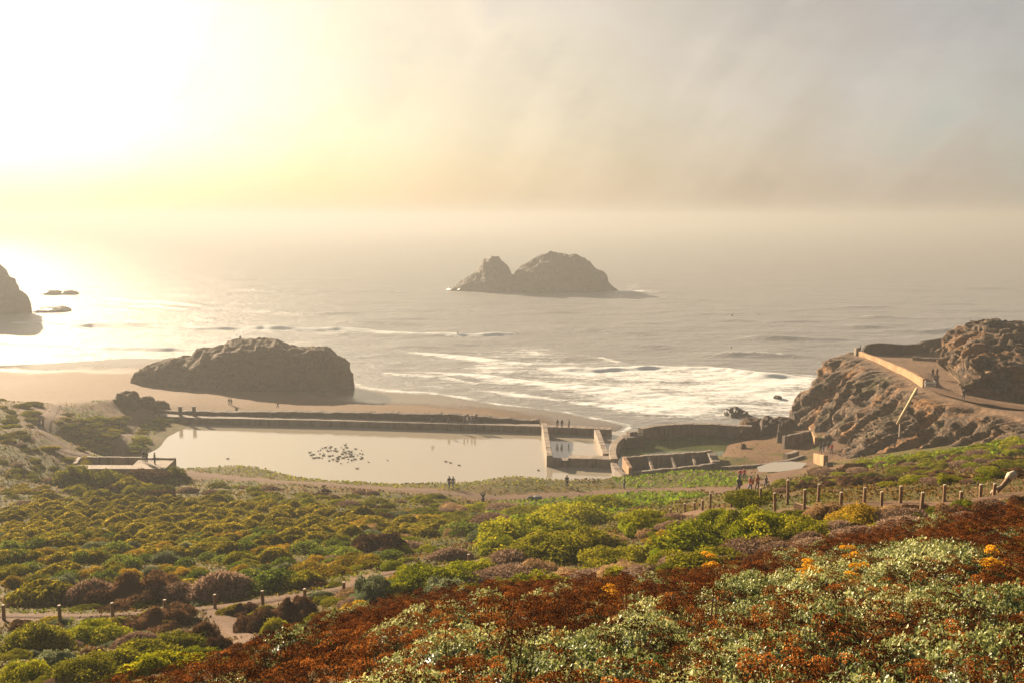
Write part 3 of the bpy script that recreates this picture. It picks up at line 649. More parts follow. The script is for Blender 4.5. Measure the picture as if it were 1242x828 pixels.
# roofless ruin with cells
FL, FR, BR, BL = [np.array(at_z(u, v, z)[:2]) for u, v, z in ((765, 573, 3.6), (869, 563, 3.6), (862, 546, 4.7), (757, 553.5, 4.7))]
rr = tag(empty('roofless_ruin'), 'roofless concrete ruin of four open cells beside the green bank', 'ruin')
L = lambda a, b, t: a + (b - a) * t
wall('back_wall', [BL, BR], 1.5, 4.7, .7, CON2, None, parent=rr, rough=.09, seed=15)
wall('front_wall', [FL, FR], 1.5, [3.7, 3.9], .8, CON, None, parent=rr, rough=.1, seed=16)
wall('end_wall', [FL + (BL - FL) * .02, BL - (BL - FL) * .04], 1.5, [4.4, 4.75], .7, CON4, None, parent=rr, rough=.07, seed=17)
wall('end_wall', [L(FR, BR, .03), L(FR, BR, .96)], 1.5, [4.0, 4.7], 1.4, CON, None, parent=rr, rough=.2, seed=18)
for i, t in enumerate((.27, .53, .77)):
    wall('divider_wall', [L(L(FL, FR, t), L(BL, BR, t), .05), L(L(FL, FR, t), L(BL, BR, t), .95)], 1.5, [3.3, 4.5], .5, CON2, None, parent=rr, rough=.12, seed=20 + i)
c4 = [L(FL, BR, .03), L(FR, BL, .03), L(BR, FL, .03), L(BL, FR, .03)]
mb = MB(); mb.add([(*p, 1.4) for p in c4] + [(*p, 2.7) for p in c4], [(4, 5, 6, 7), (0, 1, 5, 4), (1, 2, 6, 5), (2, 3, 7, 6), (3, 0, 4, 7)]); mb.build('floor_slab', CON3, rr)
# kerbs and wall stubs on the sandy floor
def gz(p): return float(Hc(np.array([p[0]]), np.array([p[1]]))[0])
def stub(name, px, z, ht, th, mat, label, seed, rough=.08):
    pts = [at_z(u, v, z)[:2] for u, v in px]; zz = [gz(p) for p in pts]
    h = ht if np.ndim(ht) else [ht] * len(pts)
    return wall(name, pts, [q - .6 for q in zz], [q + a for q, a in zip(zz, h)], th, mat, label, rough=rough, seed=seed)
stub('kerb', smooth_line([at_z(u, v, 3.7) for u, v in ()]) if 0 else [(874, 564), (905, 566), (935, 565), (960, 562), (974, 559)], 3.7, .45, .7, CON, 'low curved kerb along the near edge of the sandy floor', 30)
stub('kerb', [(925, 568), (950, 571), (975, 570)], 4.0, .3, .6, CON3, 'lower broken kerb beside the bright puddle', 31)
stub('wall_stub', [(990, 540), (983, 529)], 4.8, [1.5, 2.0], .6, CON4, 'sunlit orange wall stub beside the cliff track, the farther one', 32)
stub('wall_stub', [(1001, 571), (989, 559)], 5.2, [1.7, 1.5], .7, CON4, 'sunlit orange wall stub beside the cliff track, the nearer one', 33)
stub('wall_stub', [(950, 541), (985, 536)], 4.2, [2.2, 1.9], .7, CON, 'grey wall stub joining the rubble pile to the lit stub', 34, .14)
stub('stone_bench', [(952, 556), (966, 553)], 4.0, .9, 1.0, CON2, 'low broken concrete block on the sandy floor', 35, .14)
stub('wall_stub', [(1046, 440), (1040, 432)], 16.8, .5, .6, CON, 'low broken wall end at the left tip of the terrace', 36) if 0 else None
pud = [at_z(u, v, 4.25)[:2] for u, v in ((918, 575), (935, 569.5), (960, 568), (978, 570), (972, 577), (945, 581), (920, 581))]
sheet('puddle', pud, max(gz(p) for p in pud) + .02, WHITE_WATER if 0 else M_POOL)
# concrete platform on the left
pf = tag(empty('bath_platform'), 'overgrown concrete platform with a sunken trench, left of the pool', 'platform')
A, B, Cc, Dd = [np.array(at_z(u, v, 9.2)[:2]) for u, v in ((86, 568), (200, 568), (212, 557), (97, 555.5))]
def slab(name, c, z0, z1, mat, parent):
    mb = MB(); c = [tuple(p) for p in c]; n = len(c)
    mb.add([(*p, z0) for p in c] + [(*p, z1) for p in c], [tuple(range(n, 2 * n))] + [(i, (i + 1) % n, n + (i + 1) % n, n + i) for i in range(n)]); return mb.build(name, mat, parent)
slab('front_deck', [A, B, L(B, Cc, .38), L(A, Dd, .38)], 5.5, 9.2, CON2, pf)
slab('side_deck', [L(L(A, B, .62), L(Dd, Cc, .62), .385), L(B, Cc, .385), Cc, L(Dd, Cc, .62)], 5.5, 9.19, CON2, pf)
slab('trench_floor', [L(A, Dd, .39), L(L(A, B, .62), L(Dd, Cc, .62), .39), L(Dd, Cc, .615), Dd], 5.5, 7.9, CON3, pf)  # trench floor takes the darker concrete
wall('back_wall', [Dd + np.array([0, .3]), Cc + np.array([0, .3])], 5.5, 9.4, .5, CON2, None, parent=pf, rough=.05, seed=40)
wall('side_wall', [L(A, Dd, .4), Dd], 5.5, 9.4, .6, CON2, None, parent=pf, rough=.05, seed=41)
# terrace parapets on the point
ptl = [at_z(u, v, 17.0)[:2] for u, v in ((1043, 430), (1066, 439), (1094, 452), (1108, 460), (1121, 468))]
tp = tag(empty('terrace_parapet'), 'long sunlit parapet wall along the cliff edge of the terrace', 'wall')
wall('wall_body', ptl, 15.2, [17.7, 17.8, 18.0, 18.1, 18.2], .6, CON4, None, parent=tp, rough=.05, seed=42)
wall('end_pier', [off(ptl[0], -.2, .4), off(ptl[0], -.3, 1.4)], 15.5, 18.3, .9, CON, None, parent=tp, rough=.05, seed=43)
fp = smooth_line([at_z(u, v, 17.0) for u, v in ((1046, 428), (1056, 427.5), (1075, 428), (1100, 428.5), (1125, 425), (1150, 421), (1162, 420))])
n_ = len(fp)
wall('terrace_parapet', fp, 14.5, list(np.interp(np.linspace(0, 1, n_), [0, .08, .25, .6, .62, 1], [17.6, 18.6, 19.0, 18.7, 19.1, 19.1])), .7, CON3, 'dark curved parapet on the seaward side of the terrace', rough=.05, seed=44)
wall('terrace_step', [at_z(1107, 434.5, 17.1), at_z(1142, 436.5, 17.1)], 16.5, 17.5, .7, CON2, 'low pale broken step across the terrace behind the standing couple', rough=.14, seed=45)
bx, by = at_z(1128, 468.5, 17.1)[:2]
br = tag(empty('barrier', (bx, by, 17.0)), 'small white barrier at the near end of the sunlit parapet', 'barrier')
for s in (-.75, .75): MB().box(s, 0, 0, 1.05, .12, .12).build('post', WHITE, br)
MB().box(0, -.08, .55, .95, 1.9, .05).build('board', WHITE, br); MB().box(0, -.08, .15, .35, 1.9, .05).build('rail', WHITE, br)
# diagonal pipe down the cliff
def in_front(u, v, back):
    x, y, z = ground_hit(u, v, Hc, 120, 215); return at_d(u, v, y - back)
p0 = in_front(1112, 471, 4.2); p1 = in_front(1089, 513, 6.2)
hr = tag(empty('pipe'), 'long straight yellowish pipe slanting down the cliff face', 'pipe')
MB().tube([p0, p1], .24, 10).build('pipe_run', RAIL, hr, True)
for t in (.08, .5, .93):
    p = np.array(p0) * (1 - t) + np.array(p1) * t
    MB().box(p[0] + .3, p[1] + .3, p[2] - 2.6, p[2] - .12, .25, .25).build('bracket', CON, hr)
# thin posts on the knoll, stone pillars on the wall, lookout wall on the rock
kx, ky, kz = at_d(140, 478, 186); kz = gz((kx, ky))
gt = tag(empty('post_frame', (kx, ky, kz)), 'thin two-post wooden frame on the knoll above the beach', 'frame')
for s in (-.72, .72): MB().box(s, 0, -.4, 1.55, .1, .1).build('post', WOOD, gt)
MB().box(0, -.08, .12, .24, 1.6, .06).build('rail', WOOD, gt); MB().box(-.7, .1, -.2, .5, .6, .5, jit=.05).build('base_stone', RUB, gt)
for u, lb in ((219, 'left one of the two squat stone pillars on the sea wall'), (235.5, 'right one of the two squat stone pillars on the sea wall')):
    x, y, _ = at_z(u, 501, 3.8)
    p = tag(empty('stone_pillar', (x, y, 3.3)), lb, 'pillar')
    MB().box(0, 0, -.3, 1.75, .62, .6, .1, .05, .03).build('shaft', RUB, p); MB().box(0, 0, 1.752, 1.98, .72, .7, .1, .05, .02).build('cap', CON, p)
def on_top(u, v): return ground_hit(u, v, Hc, 120, 215)
x, y, z_ = on_top(1190, 402)
lk = tag(empty('lookout_wall', (x, y, 0)), 'small broken wall on the very top of the big right rock', 'wall')
zt = gz((x + .4, y)); wall('wall_body', [(-1.4, 0), (.8, .2)], zt - 1, zt + .9, .7, CON3, None, parent=lk, rough=.12, seed=50)
wall('wall_block', [(1.4, .3), (3.0, .5)], zt - 1.5, zt + .35, .8, CON3, None, parent=lk, rough=.15, seed=51)
# ------------------------------------------------------------------ trail posts
def post_mesh(h, r=.075):
    mb = MB(); n = 10
    mb.tube([(0, 0, -.35), (0, 0, h * .5), (.004, .003, h - .05)], [r * 1.03, r, r * .97], n); return mb.mesh('post_shaft', False)
def cap_mesh(h, r=.075):
    mb = MB(); mb.tube([(.004, .003, h - .048), (.004, .003, h - .012), (.004, .003, h)], [r * .985, r * .97, r * .82], 10); return mb.mesh('post_top', False)
def post(u, vt, vb, label, group, d=None, r=.075, dark=False):
    X, Y, Z = ground_hit(u, vb, H, 25) if d is None else (*at_d(u, vb, d)[:2], 0)
    Z = float(H(np.array([X]), np.array([Y]))[0])
    h = max(.55, min(1.6, (vb - vt) * Y / F)) + .04
    o = tag(empty('trail_post', (X, Y, Z), random.uniform(0, 6)), label, 'post', group)
    o.rotation_euler[0] = random.gauss(0, .03); o.rotation_euler[1] = random.gauss(0, .03)
    link('shaft', post_mesh(h, r), WOOD, o); link('top', cap_mesh(h, r), WOODTOP, o); return X, Y, Z, h
PINK = 'wooden posts along the right trail'
ORD = ['first', 'second', 'third', 'fourth', 'fifth', 'sixth', 'seventh', 'eighth', 'ninth']
for i, (u, a, b) in enumerate([(940, 597, 624), (975, 593, 622), (1020, 596, 616), (1069, 596, 614), (1117, 596, 621), (1165, 596, 612)]):
    post(u, a, b, f'{ORD[i]} wooden post from the left in the near row of the stepped trail', PINK)
for i, (u, a, b) in enumerate([(922, 592, 610), (955, 581, 612), (992, 587, 611), (1048, 591, 611), (1092, 589, 612), (1145, 587, 608), (1189, 587, 604), (1205, 588, 602)]):
    post(u, a, b, f'{ORD[i]} wooden post from the left in the far row of the stepped trail', PINK)
for i, (u, a, b) in enumerate([(790, 612, 620), (813, 609, 619), (831, 611, 623), (842, 612, 621), (852, 606, 620), (861, 597, 621), (887, 598, 615), (892, 598, 614)]):
    post(u, a, b, f'{ORD[i]} post from the left on the lower trail among green bushes', 'wooden posts where the right trail drops to the valley', d=None if u > 845 else 62)
for i, (u, a, b) in enumerate([(5, 733, 752), (73, 733, 756), (137, 730, 753), (201, 727, 749), (261, 721, 740), (319, 716, 735), (370, 713, 728), (417, 707, 719)]):
    post(u, a, b, f'{ORD[i]} trail post from the left beside the lower left path', 'wooden posts along the left path', r=.085)
post(569, 675, 683, 'lone dark post stub at the far end of the left path', 'wooden posts along the left path', r=.09)
# timber steps of the right trail
ti = 0
pts = np.array(PATHS['right'][0]); 
for f_, lb in ((.44, 'upper timber step across the right trail'), (.50, 'middle timber step across the right trail'), (.56, 'lower timber step across the right trail')):
    i = int(f_ * (len(pts) - 1)); p = pts[i]; t = pts[i + 1] - pts[i - 1]; a = math.atan2(t[1], t[0]) + math.pi / 2
    z = float(H(p[:1], p[1:2])[0]); mb = MB(); mb.box(0, 0, -.1, .17, 1.9, .18, 0, .02)
    o = mb.build('timber_step', WOOD, None, loc=(p[0], p[1], z), rz=a + .35); tag(o, lb, 'step')
# felled log at the right edge
x, y, z = ground_hit(1212, 600, H, 20); 
lg = tag(empty('driftwood_log', (x, y, z + .25), .25), 'bleached log leaning out of the bushes at the right edge', 'log')
q = .9
MB().tube([(-.1, 0, -.1), (.25, .1, .12), (.55, .15, .38)], [.07, .1, .12], 9).build('log_stem', WOOD, lg, True)
MB().tube([(.55, .15, .38), (.72, .2, .52), (.95, .22, .60)], [.15, .19, .15], 10).build('log_end', WHITE_ROCK, lg, True)
MB().tube([(-.45, .0, -.15), (-.2, .02, .02), (.1, .05, .1)], [.05, .07, .06], 8).build('branch', WHITE_ROCK, lg, True)
# ------------------------------------------------------------------ people
SKIN = simple_mat('skin', (.42, .25, .17), .6, .1, 20, 0); HAIRD = simple_mat('dark_hair', (.03, .022, .018), .6, .3, 30, 0); HAIRB = simple_mat('brown_hair', (.12, .065, .03), .6, .3, 30, 0)
def cloth(n, c): return simple_mat(n, c, .85, .18, 8, .3, .01)
CL = {k: cloth(k + '_cloth', c) for k, c in dict(black=(.018, .018, .02), navy=(.03, .04, .08), grey=(.14, .14, .15), red=(.42, .045, .035), rust=(.38, .10, .04), white=(.62, .6, .56), brown=(.12, .075, .045), denim=(.07, .10, .17), green=(.06, .08, .03), tan=(.34, .25, .16), pink=(.5, .2, .22)).items()}
SHOE = cloth('shoe_leather', (.04, .03, .025))
def skin_mesh(name, verts, edges, rad, sub=1):
    me = bpy.data.meshes.new(name); me.from_pydata(verts, edges, []); ob = bpy.data.objects.new(name, me); COL.objects.link(ob)
    md = ob.modifiers.new('skin', 'SKIN'); md.use_smooth_shade = True; sv = me.skin_vertices[0].data
    for i, r in enumerate(rad): sv[i].radius = (r, r) if np.isscalar(r) else r
    sv[0].use_root = True
    s = ob.modifiers.new('sub', 'SUBSURF'); s.levels = sub; s.render_levels = sub
    dg = bpy.context.evaluated_depsgraph_get(); out = bpy.data.meshes.new_from_object(ob.evaluated_get(dg)); out.name = name
    bpy.data.objects.remove(ob); return out
def pose(kind):
    J = dict(pelvis=(0, 0, .95), spine=(0, .01, 1.14), chest=(0, .0, 1.34), neck=(0, .01, 1.50), head=(0, .03, 1.60), crown=(0, .02, 1.72), nose=(0, .12, 1.60))
    for s, n in ((-1, 'l'), (1, 'r')):
        J.update({'sh' + n: (s * .17, 0, 1.42), 'el' + n: (s * .24, -.02, 1.14), 'wr' + n: (s * .25, .07, .90), 'hip' + n: (s * .095, 0, .90), 'kn' + n: (s * .11, .02, .49), 'an' + n: (s * .12, -.02, .08), 'toe' + n: (s * .14, .15, .035)})
    if kind == 'walk':
        J.update(knl=(-.1, .17, .52), anl=(-.11, .22, .10), toel=(-.12, .39, .06), knr=(.1, -.02, .48), anr=(.11, -.27, .13), toer=(.12, -.14, .03), ell=(-.24, -.12, 1.16), wrl=(-.22, -.1, .92), elr=(.24, .06, 1.15), wrr=(.22, .22, .97))
    if kind == 'photo':
        J.update(ell=(-.28, .16, 1.32), wrl=(-.07, .30, 1.56), elr=(.28, .16, 1.32), wrr=(.07, .30, 1.56))
    if kind == 'raise':
        J.update(ell=(-.33, .06, 1.56), wrl=(-.14, .16, 1.78), elr=(.33, .06, 1.56), wrr=(.14, .16, 1.78))
    if kind == 'sit':
        for k in list(J): J[k] = (J[k][0], J[k][1], J[k][2] - .78)
        J.update(hipl=(-.1, .02, .13), hipr=(.1, .02, .13), knl=(-.13, .42, .40), knr=(.13, .42, .38), anl=(-.12, .50, .0), anr=(.12, .48, .0), toel=(-.13, .65, -.03), toer=(.13, .63, -.03), ell=(-.24, .08, .38), wrl=(-.14, .32, .40), elr=(.24, .08, .38), wrr=(.14, .32, .38))
    return J
def lerp3(a, b, t): return tuple(a[i] + (b[i] - a[i]) * t for i in range(3))
def make_pose(kind):
    J = pose(kind); names = []; V = []; E = []; Rd = []
    def v(n, p, r): names.append(n); V.append(p); Rd.append(r); return len(V) - 1
    ix = {}
    for n, r in (('pelvis', (.13, .10)), ('spine', (.125, .095)), ('chest', (.15, .105)), ('neck', (.055, .055)), ('head', (.085, .10)), ('crown', (.06, .07)), ('nose', (.015, .02))): ix[n] = v(n, J[n], r)
    E += [(0, 1), (1, 2), (2, 3), (3, 4), (4, 5), (4, 6)]
    for s in 'lr':
        a = v('sh', J['sh' + s], .062); b = v('el', J['el' + s], .043); c = v('wr', J['wr' + s], .03); E += [(2, a), (a, b), (b, c)]
        d = np.array(J['wr' + s]) - np.array(J['el' + s]); d /= np.linalg.norm(d); sd_ = np.cross(d, (1, 0, 0) if abs(d[0]) < .8 else (0, 1, 0)); sd_ /= np.linalg.norm(sd_); up = np.cross(sd_, d)
        palm = v('palm', tuple(np.array(J['wr' + s]) + d * .065), (.035, .022)); E.append((c, palm)); pp = np.array(V[palm])
        for k, (o_, ln) in enumerate(((-.032, .065), (-.011, .078), (.011, .074), (.032, .058))):
            f0 = v('f', tuple(pp + sd_ * o_ + d * .035), .0095); f1 = v('f', tuple(pp + sd_ * o_ + d * (.035 + ln * .6) + up * .012), .0088); f2 = v('f', tuple(pp + sd_ * o_ * .95 + d * (.03 + ln) + up * .032), .007); E += [(palm, f0), (f0, f1), (f1, f2)]
        t0 = v('t', tuple(pp - d * .03 + sd_ * -.045 + up * .01), .011); t1 = v('t', tuple(pp + d * .015 + sd_ * -.06 + up * .03), .009); E += [(palm, t0), (t0, t1)]
        h = v('hip', J['hip' + s], .088); k = v('kn', J['kn' + s], .058); n = v('an', J['an' + s], .042); t = v('toe', J['toe' + s], (.038, .03)); E += [(0, h), (h, k), (k, n), (n, t)]
    body = skin_mesh('body', V, E, Rd)
    # jacket: torso and sleeves; trousers: hips and legs
    hem = lerp3(J['pelvis'], J['spine'], .0)
    jv = [hem, J['spine'], J['chest'], lerp3(J['chest'], J['neck'], .75)]; je = [(0, 1), (1, 2), (2, 3)]; jr = [(.165, .13), (.155, .12), (.178, .13), (.075, .075)]
    tv = [J['pelvis']]; te = []; tr = [(.15, .12)]
    sv = []; se = []; sr = []
    for s in 'lr':
        a = len(jv); jv += [J['sh' + s], J['el' + s], lerp3(J['el' + s], J['wr' + s], .92)]; jr += [.08, .06, .047]; je += [(2, a), (a, a + 1), (a + 1, a + 2)]
        a = len(tv); tv += [J['hip' + s], J['kn' + s], lerp3(J['kn' + s], J['an' + s], .9)]; tr += [.105, .076, .062]; te += [(0, a), (a, a + 1), (a + 1, a + 2)]
    return dict(body=body, jacket=skin_mesh('jacket', jv, je, jr), trousers=skin_mesh('trousers', tv, te, tr),
                shoes=[skin_mesh('shoe', [J['an' + s], lerp3(J['an' + s], J['toe' + s], .5), J['toe' + s]], [(0, 1), (1, 2)], [.055, .05, .045]) for s in 'lr'], hair=hair_mesh(J))
def hair_mesh(J):
    c = np.array(J['head']) + np.array([0, -.012, .035]); th = np.linspace(0, math.pi * .62, 8); ph = np.linspace(0, 2 * math.pi, 16, endpoint=False); T, Ph = np.meshgrid(th, ph, indexing='ij')
    V = np.stack([.098 * np.sin(T) * np.cos(Ph), .112 * np.sin(T) * np.sin(Ph) - .012 * T, .115 * np.cos(T) + np.where(np.sin(Ph) > .3, .03 * T, -.03 * T)], -1) + c
    return mesh_np('hair', V.reshape(-1, 3), grid_faces(8, 16, True), True)
POSES = {k: make_pose(k) for k in ('stand', 'walk', 'photo', 'raise', 'sit')}
def person(u, v, label, top='black', legs='navy', kind='stand', face=0., z=None, hair='dark', ht=1.0, fn=None, dmin=20., bag=None, d=None):
    if d is not None: X, Y, Z = at_d(u, v, d)
    elif z is not None: X, Y, Z = at_z(u, v, z)
    else: X, Y, Z = ground_hit(u, v, fn or Hc, dmin)
    o = tag(empty('person', (X, Y, Z), face, ht), label, 'person'); P = POSES[kind]
    for nm, me, mt in (('body', P['body'], SKIN), ('jacket', P['jacket'], CL[top]), ('trousers', P['trousers'], CL[legs]), ('hair', P['hair'], HAIRD if hair == 'dark' else HAIRB)) + tuple(('shoe', q, SHOE) for q in P['shoes']):
        me.materials.clear() if False else None
        if not me.materials: me.materials.append(mt)
        c = bpy.data.objects.new(nm, me); COL.objects.link(c); c.parent = o; c.material_slots[0].link = 'OBJECT'; c.material_slots[0].material = mt
    if bag:
        b = MB().box(0, -.23, .98, 1.42, .30, .18, 0, .05); b.build('backpack', CL[bag], o)
    return o
# face = heading: 0 looks out to sea, pi looks at the camera
PI = math.pi
person(676, 518.5, 'left one of three dark figures standing on the small basin wall', 'black', 'grey', z=3.5, face=.3)
person(681.5, 518.5, 'middle one of three dark figures standing on the small basin wall', 'brown', 'navy', z=3.5, face=-.4)
person(690, 518.8, 'right one of three dark figures standing on the small basin wall', 'black', 'black', z=3.5, face=2.0)
person(524, 512.5, 'person sitting low on the rubble parapet of the sea wall', 'black', 'navy', 'sit', z=4.3, face=-.6)
person(544.5, 513.5, 'lone person standing on the pool wall left of the group of four', 'brown', 'navy', z=3.3, face=.5)
person(563, 514, 'person in grey at the left of the group on the pool wall', 'grey', 'denim', z=3.3, face=1.2)
person(567, 514, 'shorter person in pale top in the group on the pool wall', 'tan', 'denim', z=3.3, face=-1, ht=.93)
person(572, 514.2, 'person in dark coat in the group on the pool wall', 'navy', 'navy', 'walk', z=3.3, face=-1.4)
person(576, 514.4, 'rightmost person in black of the group on the pool wall', 'black', 'black', z=3.3, face=.2)
person(337, 495, 'lone dark walker on the beach sand right of the big brown rock', 'black', 'navy', 'walk', z=2.0, face=1.2)
person(278, 491, 'left one of two people walking close together on the beach sand', 'navy', 'brown', 'walk', z=2.0, face=-.9)
person(280.6, 491.3, 'right one of two people walking close together on the beach sand', 'brown', 'black', 'walk', z=2.0, face=-.9)
person(287, 502.5, 'dark figure behind the sea wall below the beach walkers', 'black', 'black', z=2.8, face=0)
person(47.5, 519, 'left one of a couple standing on the sandy left hill', 'black', 'denim', face=.6, dmin=100)
person(52.5, 518.5, 'right one of a couple standing on the sandy left hill', 'brown', 'navy', face=-.4, dmin=100)
person(174.5, 560, 'left one of two dark figures close together on the concrete platform', 'black', 'black', z=9.2, face=.2)
person(178, 560.5, 'second of two dark figures close together on the concrete platform', 'green', 'black', z=9.2, face=1.0)
person(187.8, 562.5, 'figure in dark red standing alone at the platform edge', 'brown', 'navy', z=9.2, face=-.8, hair='brown')
person(545, 593, 'taller dark one of the couple strolling on the valley path', 'black', 'navy', 'walk', face=2.6, dmin=100, ht=1.06)
person(549.7, 592.6, 'paler one of the couple strolling on the valley path', 'grey', 'denim', 'walk', face=2.6, dmin=100, hair='brown')
person(586, 613.5, 'photographer in black with raised arms standing in low scrub', 'black', 'black', 'raise', face=.3, dmin=60)
person(687.5, 591.5, 'lone dark person facing the camera on the grassy pool bank', 'black', 'navy', 'stand', face=3.0, dmin=100, ht=1.04)
person(757, 593, 'person in dark green standing on the path by the roofless ruin', 'green', 'navy', 'stand', face=-1.2, dmin=100, ht=1.05)
person(897.5, 583, 'left person in red of the pair at the bend of the valley path', 'red', 'navy', 'walk', face=2.9, dmin=90)
person(902.5, 582, 'right person in dark red of the pair at the bend of the valley path', 'red', 'black', 'walk', face=3.0, dmin=90, hair='brown')
person(895.5, 600, 'person in black walking the path towards the wooden posts', 'black', 'black', 'walk', face=.6, dmin=90, bag='black')
person(910, 598, 'left person in orange red walking above the bright puddle', 'rust', 'denim', 'walk', face=.5, dmin=90, bag='rust')
person(918.5, 596.5, 'right person in orange red walking above the bright puddle', 'rust', 'brown', 'walk', face=.4, dmin=90)
person(929, 592.5, 'small figure in navy right of the two orange red walkers', 'navy', 'navy', 'walk', face=.5, dmin=90, ht=.8)
for u, v, t, l, k, lb in [(994, 526, 'black', 'navy', 'walk', 'lone dark figure left of the tunnel mouth under the cliff'), (1006.5, 524.5, 'black', 'black', 'stand', 'left one of the pair at the tunnel mouth under the cliff'), (1012.5, 524.8, 'green', 'black', 'stand', 'right one of the pair at the tunnel mouth under the cliff'), (1025, 526.5, 'navy', 'denim', 'stand', 'left one of the pair below the orange patch of cliff'), (1034, 525.5, 'pink', 'grey', 'walk', 'right one of the pair below the orange patch of cliff'),
                          (995, 550.5, 'black', 'navy', 'walk', 'leftmost walker of the group between the lit wall stubs'), (998.7, 548.5, 'navy', 'denim', 'walk', 'tallest dark walker of the group between the lit wall stubs'), (1004.5, 547, 'black', 'black', 'walk', 'dark walker at the back of the group between the lit wall stubs'), (1008.5, 550, 'red', 'grey', 'walk', 'walker in red at the right of the group between the lit wall stubs')]:
    person(u, v, lb, t, l, k, random.uniform(-.6, .6), fn=H, dmin=130)
person(1168.5, 485, 'dark person with a wide bag on the path below the right rock', 'black', 'navy', 'walk', face=2.9, z=17.2, bag='brown')
person(1131, 458.5, 'left one of the couple walking on the terrace', 'black', 'navy', 'walk', face=.2, z=17.0)
person(1136.3, 458.3, 'right one of the couple walking on the terrace', 'brown', 'black', 'walk', face=.2, z=17.0)
person(1120.8, 428.8, 'left one of two people at the far parapet of the terrace', 'navy', 'navy', z=17.0, face=0)
person(1130, 431.5, 'right one of two people at the far parapet of the terrace', 'brown', 'black', z=17.0, face=0.4)
person(1043.5, 424.3, 'small figure sitting on the left tip of the terrace wall', 'black', 'black', 'sit', z=18.3, face=1.0)
x, y, z = on_top(1181.5, 402); 
o = person(1181.5, 400.5, 'person in black sitting on top of the big right rock', 'black', 'navy', 'sit', z=25.5, face=.4); o.location = (x, y, gz((x, y)) + .1)
o = person(298, 411, 'tiny person sitting on the crest of the big beach rock', 'brown', 'black', 'sit', z=11.9, face=.2)
bo = bpy.data.objects['beach_rock']; bp = np.array([tuple(v.co) for v in bo.data.vertices]) + np.array(tuple(bo.location)); sx0 = o.location.x
i = np.argmax(bp[:, 2] - 3 * np.abs(bp[:, 0] - sx0)); o.location = (bp[i, 0], bp[i, 1], bp[i, 2] - .02)
person(555.3, 407.5, 'tiny dark surfer standing in the white line of surf', 'black', 'black', 'stand', z=-.15, face=.8)
# bundle beside the valley path: two backpacks set down together
for u, c, lb, s in ((644, 'black', 'black pack lying on the edge of the valley path', 1.0), (652, 'grey', 'grey pack lying on the edge of the valley path', 1.15)):
    X, Y, Z = ground_hit(u, 606.5, H, 90)
    t = tag(empty('backpack', (X, Y, Z), random.uniform(-.5, .5), s), lb, 'backpack')
    th = np.linspace(0, PI, 12); ph = np.linspace(0, 2 * PI, 18, endpoint=False); T, Ph = np.meshgrid(th, ph, indexing='ij'); q = np.stack([np.sin(T) * np.cos(Ph), np.sin(T) * np.sin(Ph), np.cos(T)], -1)
    q = np.sign(q) * np.abs(q) ** .55
    link('bag_body', mesh_np('bag_body', (q * np.array([.48, .32, .26]) + np.array([0, 0, .25])).reshape(-1, 3), grid_faces(12, 18, True), True), CL[c], t)
    link('pocket', mesh_np('pocket', (q * np.array([.3, .1, .17]) + np.array([0, -.34, .22])).reshape(-1, 3), grid_faces(12, 18, True), True), CL[c], t)
    MB().tube([(-.2, 0, .5), (-.1, 0, .62), (.1, 0, .62), (.2, 0, .5)], .025, 6).build('handle', CL['black'], t, True)
# weathered leaning stalk in the scrub
X, Y, Z = ground_hit(684.5, 645, H, 40)
MBk = MB(); MBk.tube([(0, 0, -.2), (.03, 0, .35), (.12, .0, .75), (.28, 0, 1.05), (.38, 0, 1.0)], [.07, .06, .055, .05, .07], 8)
tag(MBk.build('dead_branch', WHITE_ROCK, None, True, loc=(X, Y, Z), sc=.95), 'pale crooked dead branch standing up from the green scrub', 'branch')

# ------------------------------------------------------------------ birds
BIRD = simple_mat('gull_feathers', (.09, .08, .075), .7, .3, 8, 0)
def bird_mesh(fly=False):
    th = np.linspace(0, PI, 10); ph = np.linspace(0, 2 * PI, 12, endpoint=False); T, Ph = np.meshgrid(th, ph, indexing='ij')
    V = np.stack([.10 * np.sin(T) * np.cos(Ph), -.26 * np.cos(T), .09 * np.sin(T) * np.sin(Ph) + .05 + .05 * np.cos(T) ** 2 * (np.cos(T) > 0)], -1).reshape(-1, 3)
    mb = MB(); mb.add(V, grid_faces(10, 12, True))
    n = V * np.array([.55, .28, .62]) + np.array([0, .24, .14]); mb.add(n, grid_faces(10, 12, True))
    mb.tube([(0, .30, .17), (0, .40, .155)], [.018, .006], 6)
    if fly:
        for s in (-1, 1): mb.add([(s * .06, .1, .1), (s * .06, -.1, .1), (s * .4, -.05, .3), (s * .4, .12, .32), (s * .75, -.12, .22), (s * .06, .1, .13), (s * .06, -.1, .13), (s * .4, -.05, .32), (s * .4, .12, .34)], [(0, 1, 2, 3), (3, 2, 4, 4)[:3], (5, 8, 7, 6), (7, 8, 4)])
    return mb.mesh('bird', True)
BM, BF = bird_mesh(), bird_mesh(True)
r2 = random.Random(3); flock = []
while len(flock) < 58:
    a = r2.uniform(0, 2 * PI); k = r2.uniform(.45, 1.0) if r2.random() < .8 else r2.uniform(.1, .5); u = 410 + math.cos(a) * 35 * k + r2.gauss(0, 1.5); v = 550.5 + math.sin(a) * 10 * k + r2.gauss(0, .8)
    if all(abs(u - p[0]) + 2 * abs(v - p[1]) > 3.2 for p in flock): flock.append((u, v))
for u, v in flock:
    x, y, _ = at_z(u, v, 2)
    o = link('gull', BM, BIRD, None, (x, y, 2.0), r2.uniform(0, 6.3), r2.uniform(.95, 1.35)); tag(o, 'small dark gull floating in the flock on the big pool', 'gull', 'gulls floating on the big pool')
x, y, _ = at_z(419, 537, 3.4); tag(link('gull', BF, BIRD, None, (x, y, 2.9), 1.2, 1.2), 'dark gull flying just above the floating flock', 'gull')
